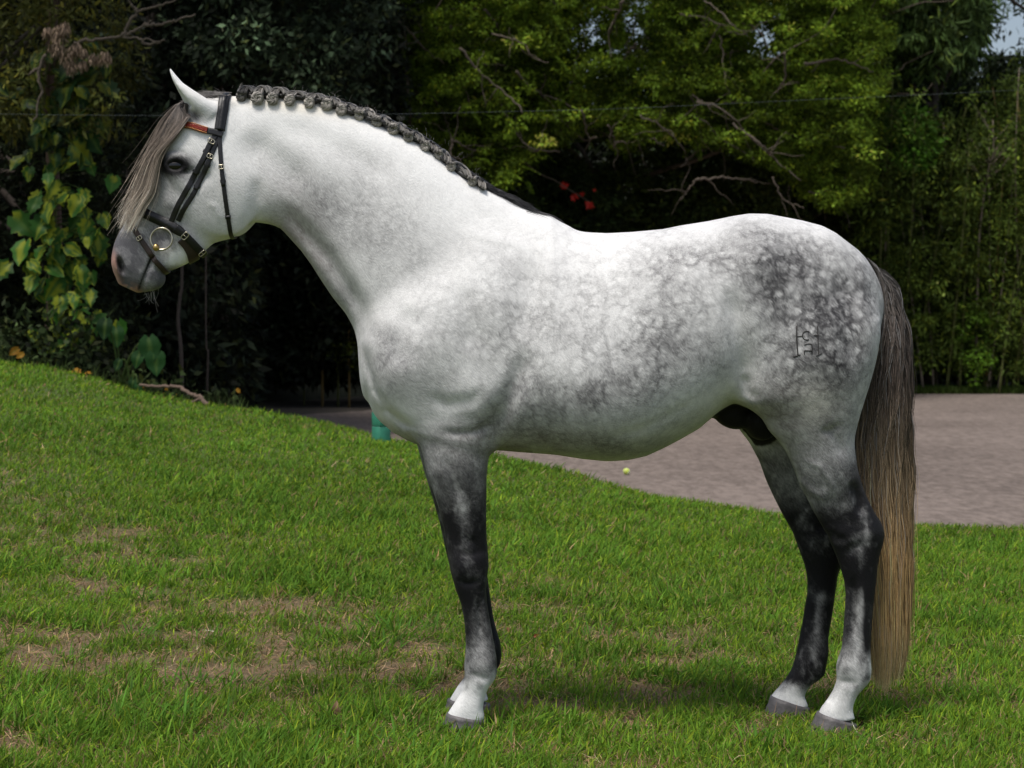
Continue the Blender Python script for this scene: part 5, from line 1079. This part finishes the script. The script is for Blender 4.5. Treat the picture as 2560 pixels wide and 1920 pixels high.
# red-flowered bush
def red_bush():
    rg = np.random.default_rng(380); root, cen, _ = shrub('flowering_shrub', 'dark shrub with five red flower heads above the horse\'s withers', 'shrub', 1440, 37.0, (1370, 430, 1540, 640), 90, 36, .22, .14, .055, (.024, .040, .013), 381)
    m_red = simple('red_bract', (.62, .030, .018), .5)
    for (a, b, r) in [(1411,464,13),(1435,491,15),(1473,512,15),(1456,485,9),(1486,475,6)]:
        c = W(a, b, 36.2); f = MB(); rr = r*.85*36.2/FPX
        for j in range(11):
            t_ = j*2.4; d = np.array([math.cos(t_), -.25, math.sin(t_)*.8]); V, Q, C = leaf_cloud(np.array([c]), np.array([d]), np.array([rr*(.8+.5*rg.random())]), np.array([rr*.55]), np.array([[1, 0, 0.]]), 'leaf', rg); f.add(V, Q)
        f.build('flower', m_red, root, smooth=False)
red_bush()
# deep shade of the wood, put into dark leaf colours: leaves one cannot count
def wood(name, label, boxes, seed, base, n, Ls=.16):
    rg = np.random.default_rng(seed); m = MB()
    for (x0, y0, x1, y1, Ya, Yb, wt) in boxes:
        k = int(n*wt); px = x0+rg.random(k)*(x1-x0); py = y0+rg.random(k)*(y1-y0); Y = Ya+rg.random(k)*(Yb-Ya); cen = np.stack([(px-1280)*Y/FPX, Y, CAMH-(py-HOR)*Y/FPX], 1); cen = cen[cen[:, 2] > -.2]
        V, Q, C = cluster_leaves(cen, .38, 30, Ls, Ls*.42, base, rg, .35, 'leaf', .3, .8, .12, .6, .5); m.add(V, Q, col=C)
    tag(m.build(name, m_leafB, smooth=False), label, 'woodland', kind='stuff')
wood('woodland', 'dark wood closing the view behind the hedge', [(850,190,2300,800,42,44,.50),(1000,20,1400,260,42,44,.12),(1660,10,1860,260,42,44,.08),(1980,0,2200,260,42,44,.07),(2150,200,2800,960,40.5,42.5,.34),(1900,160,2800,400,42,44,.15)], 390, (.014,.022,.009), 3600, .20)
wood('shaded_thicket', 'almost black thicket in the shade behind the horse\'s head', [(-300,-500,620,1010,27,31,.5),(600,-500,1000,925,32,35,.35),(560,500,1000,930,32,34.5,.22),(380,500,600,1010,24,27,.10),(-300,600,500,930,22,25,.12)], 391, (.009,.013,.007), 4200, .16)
# left side: shade under the trees is put into the dark leaf colours
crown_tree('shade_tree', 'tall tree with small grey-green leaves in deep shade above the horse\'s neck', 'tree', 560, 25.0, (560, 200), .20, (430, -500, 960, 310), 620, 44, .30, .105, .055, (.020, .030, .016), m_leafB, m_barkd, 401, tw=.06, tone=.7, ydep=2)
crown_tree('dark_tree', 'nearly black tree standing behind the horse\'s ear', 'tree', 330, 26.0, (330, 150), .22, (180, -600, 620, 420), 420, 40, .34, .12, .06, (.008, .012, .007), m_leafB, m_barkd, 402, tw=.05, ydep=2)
crown_tree('olive_leaved_tree', 'tree with olive-yellow leaves and dried seed heads at the top left', 'tree', -70, 19.5, (-70, 150), .11, (-260, -420, 330, 330), 420, 42, .20, .085, .026, (.062, .068, .017), m_leafB, m_barkd, 403, 'long', .5, tw=.2, ydep=1.2, shape='box', tone=.5)
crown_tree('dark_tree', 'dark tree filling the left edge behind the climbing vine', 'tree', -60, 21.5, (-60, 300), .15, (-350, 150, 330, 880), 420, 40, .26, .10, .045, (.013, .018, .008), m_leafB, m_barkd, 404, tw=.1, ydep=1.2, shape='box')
def seedheads():
    rg = np.random.default_rng(410); par = bpy.data.objects['olive_leaved_tree']; m_seed = leafmat('dry_seed', .1, .8, .2)
    for (a, b, r) in [(150,85,24),(160,70,16),(120,78,12),(140,118,20),(170,135,24),(190,120,16),(178,165,16),(208,160,11),(235,145,14),(262,143,16),(210,130,10)]:
        Y = 18.0; c = W(a, b, Y); R = r*Y/FPX; n = 150; d = rg.normal(0, 1, (n, 3)); d /= np.linalg.norm(d, axis=1)[:, None]; P = c+d*R*rg.random((n, 1))**.5*[1, 1, 1.15]; D = d*.4+[0, 0, -1.]
        V, Q, C = leaf_cloud(P, D, .035+.03*rg.random(n), np.full(n, .013), np.array([.23, .165, .115])*np.exp(rg.normal(0, .35, (n, 1))), 'leaf', rg); m = MB(); m.add(V, Q, col=C); m.build('seed_cluster', m_seed, par, smooth=False)
    b = MB()
    for L in ([(185,108),(240,98),(305,92),(350,98),(400,105)],[(305,92),(330,80),(360,62),(380,50)],[(305,92),(325,55),(345,30),(400,12),(440,0)],[(345,30),(330,12),(320,-5)],[(360,65),(400,62),(440,50),(490,38)],[(350,98),(365,110),(390,108),(410,100)],[(112,135),(102,160),(98,200),(104,230),(92,260),(92,290),(80,302)],[(98,170),(80,180),(72,188)]):
        q = spline(np.array([W(x, y, 18.2) for x, y in L]), 24)+rg.normal(0, .006, (24, 3)); b.tube(q, np.linspace(.018, .008, 24), 5)
    b.build('bare_branch', m_barkg, par)
seedheads()
# tree trunk with the variegated climber
def big_leaf(m, c, d, n_, L, wd, rg, kind='pothos', var=.5, base=(.040, .095, .018)):
    """heart-shaped leaf blade as a curved sheet with its own pattern"""
    a, b = 9, 7; u = np.linspace(0, 1, a); v = np.linspace(-1, 1, b); U, Vv = np.meshgrid(u, v, indexing='ij'); prof = np.interp(u, [0, .05, .2, .4, .65, .85, 1], [.30, .62, .95, 1.0, .74, .36, .02])[:, None]*(1+(.20*np.sin(U*26+rg.random()*6)*(np.abs(Vv) > .6) if kind == 'pothos' else 0))
    y = U-.16*(1-U)**6*np.abs(Vv); x = Vv*prof*.5; x = x*(1+.06*np.sin(U*17+Vv*3+rg.random()*6)); z = -.16*U**2+.10*np.abs(Vv)*prof+.03*np.sin(U*9+rg.random()*6)
    d = d/np.linalg.norm(d); s = np.cross(d, n_); s /= np.linalg.norm(s)+1e-9; nn = np.cross(s, d)
    P = c+(x*wd)[..., None]*s+(y*L)[..., None]*d+(z*L)[..., None]*nn
    g = np.array(base)*math.exp(rg.normal(0, .25)); ye = np.array([.22, .25, .018])*(1 if base[1] > .05 else .45); q = np.stack([U.ravel()*1.6+rg.random()*50, Vv.ravel()*3.6+rg.random()*50], 1); pt = smoothstep(.66-.30*var, .78-.30*var, vnoise(q, 3)).reshape(a, b) if kind == 'pothos' else np.zeros((a, b))
    rib = np.exp(-.5*(Vv/.10)**2)*.35; C = g*(1-pt[..., None])+ye*pt[..., None]; C = C*(1-rib[..., None])+np.array([.12, .19, .04])*rib[..., None]
    I = np.arange(a-1)[:, None]*b+np.arange(b-1)[None]; m.add(P.reshape(-1, 3), np.stack([I, I+b, I+b+1, I+1], -1).reshape(-1, 4), col=C.reshape(-1, 3))
def vine_tree():
    rg = np.random.default_rng(420); Y = 18.9; x = (128-1280)*Y/FPX; z0 = zfl(x, Y); root = empty('vine_clad_trunk', (x, Y, z0), 'slim brown tree trunk carrying the yellow-variegated climber', 'tree')
    t = MB(); q = spline(np.array([W(a, b, Y) for a, b in [(126,925),(128,800),(140,640),(134,450),(120,250),(130,60),(128,-150),(110,-500)]]), 50); q[0, 2] = z0-.1; t.tube(q, np.linspace(.068, .050, 50), 12); t.build('trunk', m_barkr, root)
    c = crown_tree('leafy', '', '', 128, Y, (128, 0), 0, (-150, -700, 420, -120), 120, 40, .28, .12, .06, (.03, .045, .014), m_leafB, m_barkd, 421)[0]
    for o in list(c.children): o.parent = root; o.location = (np.array(o.location)+np.array(c.location)-np.array(root.location)); o.name = 'crown'
    bpy.data.objects.remove(c)
    v = empty('climbing_vine', (x+.05, Y-.15, z0), 'climber with big yellow-splashed leaves covering the tree trunk at the left', 'climbing plant'); m_v = leafmat('vine_leaf', .30, .5, .14)
    st = MB(); q2 = q.copy(); q2[:, 1] -= .09; q2[:, 0] += .03*np.sin(np.linspace(0, 20, 50)); st.tube(q2[:46], .014, 6); st.build('stem', m_caneg, v)
    spots = [(140,480,70,.8),(160,500,60,.5),(125,540,75,.5),(110,575,80,.1),(45,580,95,.1),(60,640,90,.2),(118,585,75,.9),(150,600,60,.6),(105,640,60,.8),(140,645,60,.9),(165,640,60,.7),(95,665,60,.6),(20,690,80,.2),(70,690,70,.1),(115,690,65,.3),(155,730,85,.1),(180,680,70,.2),(200,690,60,.3),(215,590,70,.8),(235,600,70,.7),(250,620,80,.8),(205,560,75,.5),(195,520,70,.5),(210,500,60,.6),(255,560,60,.7),(175,780,65,.5),(165,810,60,.8),(200,800,55,.3),(150,835,60,.3),(220,750,60,.2),(225,790,55,.2),(265,820,65,.0),(295,830,65,.0),(130,850,60,.4),
             (200,195,100,.05),(235,215,95,.35),(175,245,95,.3),(200,275,90,.3),(265,240,80,.3),(150,250,70,.1),(130,280,80,.15),(155,330,80,.1),(215,300,70,.5),(250,330,80,.3),(265,180,50,.7),(125,330,70,.1),(160,380,80,.05),(225,370,85,.05),(180,400,90,.4),(215,410,60,.3),(190,430,70,.7),(130,440,60,.1),(90,300,60,.1),(60,250,60,.2),(210,120,50,.4),(245,160,50,.3),(200,660,50,.3),(230,700,50,.2),(240,840,50,.1),(190,860,50,.2),(160,880,55,.1),(100,880,50,.1),(260,650,50,.5),(235,640,60,.6),(125,510,60,.7),(90,520,60,.3)]
    for k in range(80): y_ = 150+rg.random()*730; spots.append((145+rg.normal()*(50 if y_ > 420 else 62), y_, 38+rg.random()*28, rg.random()*.7))
    for a, b, s_, vr in spots:
        m = MB(); yy = Y-.25-.35*rg.random(); c = W(a+rg.normal()*4, b-s_*.4, yy); L = s_*Y/FPX*.78; d = np.array([rg.normal()*.8, -.25-.5*rg.random(), -.9]); n_ = np.array([rg.normal()*.6, -1, .4+.6*rg.random()]); big_leaf(m, c, d, n_, L, L*.80, rg, 'pothos', vr, (.026, .086, .012) if b > 420 else (.010, .032, .008))
        st = W(130+rg.normal()*6, min(b-s_*.5, 880), Y-.08); m.tube(spline(np.array([st, (st+c)/2+[0, -.05, .05], c]), 8), .005, 4, col=np.array([.05, .08, .02])); m.build('leaf', m_v, v)
    return m_v
m_v = vine_tree()
# plants at the foot of the wood
def taro(px, py, Y, leaves, seed, label):
    rg = np.random.default_rng(seed); c0 = W(px, py, Y); z0 = zfl(c0[0], Y); root = empty('elephant_ear_plant', (float(c0[0]), Y, z0), label, 'plant')
    for a, b, s_, lean in leaves:
        m = MB(); c = W(a, b, Y-.2*rg.random()); L = s_*Y/FPX*.85; big_leaf(m, c, np.array([lean, -.3, -1.]), np.array([lean*.5, -1, .4]), L, L*.85, rg, 'x', 0, (.016, .058, .013)); P = spline(np.array([[c0[0]+rg.normal()*.03, Y, z0], (np.array([c0[0], Y, z0])+c)/2+[0, 0, .12], c]), 12); m.tube(P, .008, 5, col=np.array([.07, .11, .03])); m.build('leaf', m_v, root)
taro(300, 950, 17.3, [(372,845,78,.15),(388,880,72,.1),(350,880,50,-.3),(290,820,60,.1),(265,800,60,-.1)], 430, 'elephant-ear plant with broad green leaves at the lawn\'s top edge')
taro(330, 965, 17.1, [(335,945,34,-.2),(345,960,30,.2),(300,900,36,-.4)], 431, 'low elephant-ear plant beside the fallen branch')
for i, (a, b, s_) in enumerate([(45,872,26),(58,884,20),(200,928,24),(214,936,18),(418,972,20),(440,985,18),(428,990,15),(362,962,14),(593,972,13),(250,395,18)][:9]):
    rg = np.random.default_rng(440+i); Y = float(np.interp(a, [0, 600], [17.9, 17.4])); m = MB(); big_leaf(m, W(a, b, Y), np.array([rg.normal(), -.2, rg.normal()*.6-.4]), np.array([rg.normal()*.4, -1, .5]), s_*Y/FPX*1.05, s_*Y/FPX*.8, rg, 'x', 0, (.34, .17, .020))
    tag(m.build('withered_leaf', m_v), ['withered yellow leaf, upper of the pair at the far left lawn edge','withered yellow leaf, lower of the pair at the far left lawn edge','withered orange leaf, left of the pair below the climber','withered orange leaf, right of the pair below the climber','withered yellow leaf, topmost of the three by the fallen branch','withered yellow leaf, rightmost of the three by the fallen branch','withered yellow leaf, lowest of the three by the fallen branch','withered yellow leaf beside the low elephant-ear plant','withered yellow leaf alone in the dark undergrowth under the horse\'s throat'][i], 'leaf', 'withered leaves at the lawn edge')
def undergrowth():
    rg = np.random.default_rng(450); m = MB(); n = 480; px = -200+rg.random(n)*800; Y = np.interp(px, EPX, EY)+.5+rg.random(n)**1.3*9; x = (px-1280)*Y/FPX; z = np.maximum(zg(x, np.minimum(Y, 26.9)), -.45); hh = np.interp(px, [0, 200, 420, 900], [.40, .55, .22, .10])*(.4+.9*rg.random(n)); cen = np.stack([x, Y, z+hh], 1)
    V, Q, C = cluster_leaves(cen, .20, 30, .085, .042, (.020, .030, .011), rg, .4, 'leaf', .1, .8, .18, .6, .7); m.add(V, Q, col=C)
    n = 5200; px = -100+rg.random(n)*720; Y = np.interp(px, EPX, EY)+.1+rg.random(n)*3.5; x = (px-1280)*Y/FPX; P = np.stack([x, Y, zg(x, Y)], 1); D = rg.normal(0, .45, (n, 3)); D[:, 2] = 1; V, Q, C = leaf_cloud(P, D, .06+.12*rg.random(n), np.full(n, .012), np.array([.040, .060, .018])*np.exp(rg.normal(0, .5, (n, 1))), 'leaf', rg); m.add(V, Q, col=C)
    tag(m.build('undergrowth', m_leafB, smooth=False), 'low dark undergrowth along the foot of the wood', 'undergrowth', kind='stuff')
undergrowth()
# thin trunks and canes in the shade
for i, (L, r, mt, lab, Y) in enumerate([([(455,960),(452,870),(445,800),(450,740),(455,680)], .022, m_barkd, 'thin trunk in the dark wood left of the horse\'s neck', 20.0), ([(518,950),(520,880),(515,830)], .012, m_barkd, 'thin stem right of the taller thin trunk in the dark wood', 21.0), ([(806,940),(803,850),(808,730)], .024, m_cane, 'brownish cane before the breast, leftmost of the group', 32.5), ([(845,945),(843,860),(850,800),(848,700)], .020, m_caneg, 'green cane in front of the horse\'s breast', 32.5), ([(873,945),(871,880),(872,820)], .022, m_cane, 'golden cane nearest the horse\'s breast', 32.2), ([(760,930),(762,860),(768,810)], .016, m_caneg, 'dim green cane left of the golden canes', 33.0)]):
    t = MB(); x0 = W(L[0][0], 0, Y)[0]; z0 = zfl(x0, Y); o = empty('thin_trunk' if i < 2 else 'cane', (float(x0), Y, z0), lab, 'tree' if i < 2 else 'bamboo', None if i < 2 else 'canes before the breast'); q = spline(np.array([W(a, b, Y) for a, b in L]+[W(L[-1][0], L[-1][1]-400, Y)]), 24); q = np.concatenate([[[x0, Y, z0-.05]], q]); t.tube(q, np.linspace(r, r*.6, 25), 6); t.build('trunk' if i < 2 else 'stem', mt, o)
    if i >= 2:
        rg = np.random.default_rng(460+i); cen = q[rg.integers(5, 24, 16)]+rg.normal(0, .2, (16, 3)); V, Q, C = cluster_leaves(cen, .18, 22, .10, .03, (.045, .062, .010), rg, .3, 'leaf', .5, .8, .2, .6, .5); f = MB(); f.add(V, Q, col=C); f.build('foliage', m_leafB, o, smooth=False)
# ================================================================== SMALL THINGS
m_gr = simple('green_paint', (.035, .215, .135), .55, nscale=22, namt=.35, bump=.25)
x0, y0 = on_lawn(953, 1106); zb = float(zg(np.array([x0]), np.array([y0]))[0]); root = empty('green_block', (float(x0), float(y0), zb), 'green painted block post at the edge of the sand in front of the breast', 'post')
def block(name, z0, z1, w_, ang):
    bm = MB(); ca, sa = math.cos(ang), math.sin(ang); e = .006; h = w_/2
    prof = [(-h+e, -h), (h-e, -h), (h, -h+e), (h, h-e), (h-e, h), (-h+e, h), (-h, h-e), (-h, -h+e)]; V = []
    for z, s_ in ((z0, .97), (z0+e, 1), (z1-e, 1), (z1, .97)):
        for a, b in prof: V.append([x0+(a*ca-b*sa)*s_, y0+(a*sa+b*ca)*s_, zb+z])
    Q = [[i*8+j, i*8+(j+1) % 8, (i+1)*8+(j+1) % 8, (i+1)*8+j] for i in range(3) for j in range(8)]
    n = len(V); V.append([x0, y0, zb+z1]); T = [[n, 24+j, 24+(j+1) % 8] for j in range(8)]; bm.add(V, Q, T); bm.build(name, m_gr, root, smooth=False)
block('lower_block', -.08, .122, .108, math.radians(40)); block('upper_block', .127, .235, .110, math.radians(40))
def ball():
    c = np.array([(1566-1280)*18.5/FPX, 18.5, ARZ+.033]); m_b, nt, p, out = new_mat('tennis_felt'); p.inputs['Base Color'].default_value = (.52, .62, .09, 1); p.inputs['Roughness'].default_value = .9; p.inputs['Sheen Weight'].default_value = .5
    root = empty('tennis_ball', (float(c[0]), 18.5, ARZ), 'yellow-green tennis ball lying on the sand under the belly', 'ball'); b = MB(); b.ball(c, .033, 26); b.build('felt', m_b, root); t = np.linspace(0, 2*math.pi, 80, endpoint=False); a = .44; R = .0333
    P = np.stack([a*np.cos(t)*1.45+(.30)*np.cos(3*t)*.6, a*np.sin(t)*1.45-(.30)*np.sin(3*t)*.6, 1.0*np.sin(2*t)*.75], 1); P /= np.linalg.norm(P, axis=1)[:, None]; P = P[:, [0, 2, 1]]; s = MB(); s.tube(c+P*R, .0014, 5, close=True); s.build('seam', simple('ball_seam', (.8, .8, .75), .7), root)
ball()
def fallen_branch():
    rg = np.random.default_rng(480); m = MB(); L = [(350,962),(385,967),(420,966),(448,968),(466,980),(484,988),(500,992),(508,1003),(520,1012)]; q = spline(np.array([W(a, b, 17.0-.5*i/8) for i, (a, b) in enumerate(L)]), 40)+rg.normal(0, .004, (40, 3)); m.tube(q, np.linspace(.013, .020, 40), 7); limb(m, q[16], q[16]+np.array([.12, 0, -.10]), .012, .006, rg, .1); limb(m, q[30], q[30]+np.array([-.22, 0, -.09]), .014, .007, rg, .1)
    tag(m.build('fallen_branch', barkm('dead_wood', (.12, .080, .058))), 'crooked fallen branch lying where the lawn meets the dark wood', 'branch')
fallen_branch()
def wire():
    L = [(-700,270),(0,285),(500,289),(970,285),(1300,278),(1560,271),(2008,250),(2262,239),(2560,224),(3300,185)]; q = spline(np.array([W(a, b, 15.0) for a, b in L]), 120); m = MB(); m.tube(q, .0007, 5); tag(m.build('overhead_wire', simple('zinc_wire', (.10, .12, .13), .6, metal=0)), 'thin grey wire stretched across the scene in front of the trees', 'wire')
wire()
def dry_leaf(px, py, s_, seed, label, c=(.34, .20, .13)):
    rg = np.random.default_rng(seed); x, y = on_lawn(px, py); z = float(zg(np.array([x]), np.array([y]))[0]); m = MB(); big_leaf(m, np.array([x, y, z+.012]), np.array([.25, -.15, 1.]) if s_ > .05 else np.array([rg.normal(), rg.normal(), .35]), np.array([.3, -1, .15]), s_, s_*.62, rg, 'x', 0, c); tag(m.build('fallen_leaf', m_straw), label, 'leaf', 'fallen brown leaves on the lawn')
dry_leaf(832, 1812, .062, 490, 'large curled brown leaf upright in the foreground grass')
dry_leaf(1270, 1590, .030, 491, 'small reddish leaf right of the front cannon', (.30, .12, .07)); dry_leaf(478, 1362, .034, 492, 'tan leaf lying in the lawn left of the forelegs'); dry_leaf(1335, 1600, .022, 493, 'tiny red leaf, right one beside the forelegs', (.35, .09, .05)); dry_leaf(1966, 1892, .030, 494, 'pale brown leaf at the bottom below the hind hoof')
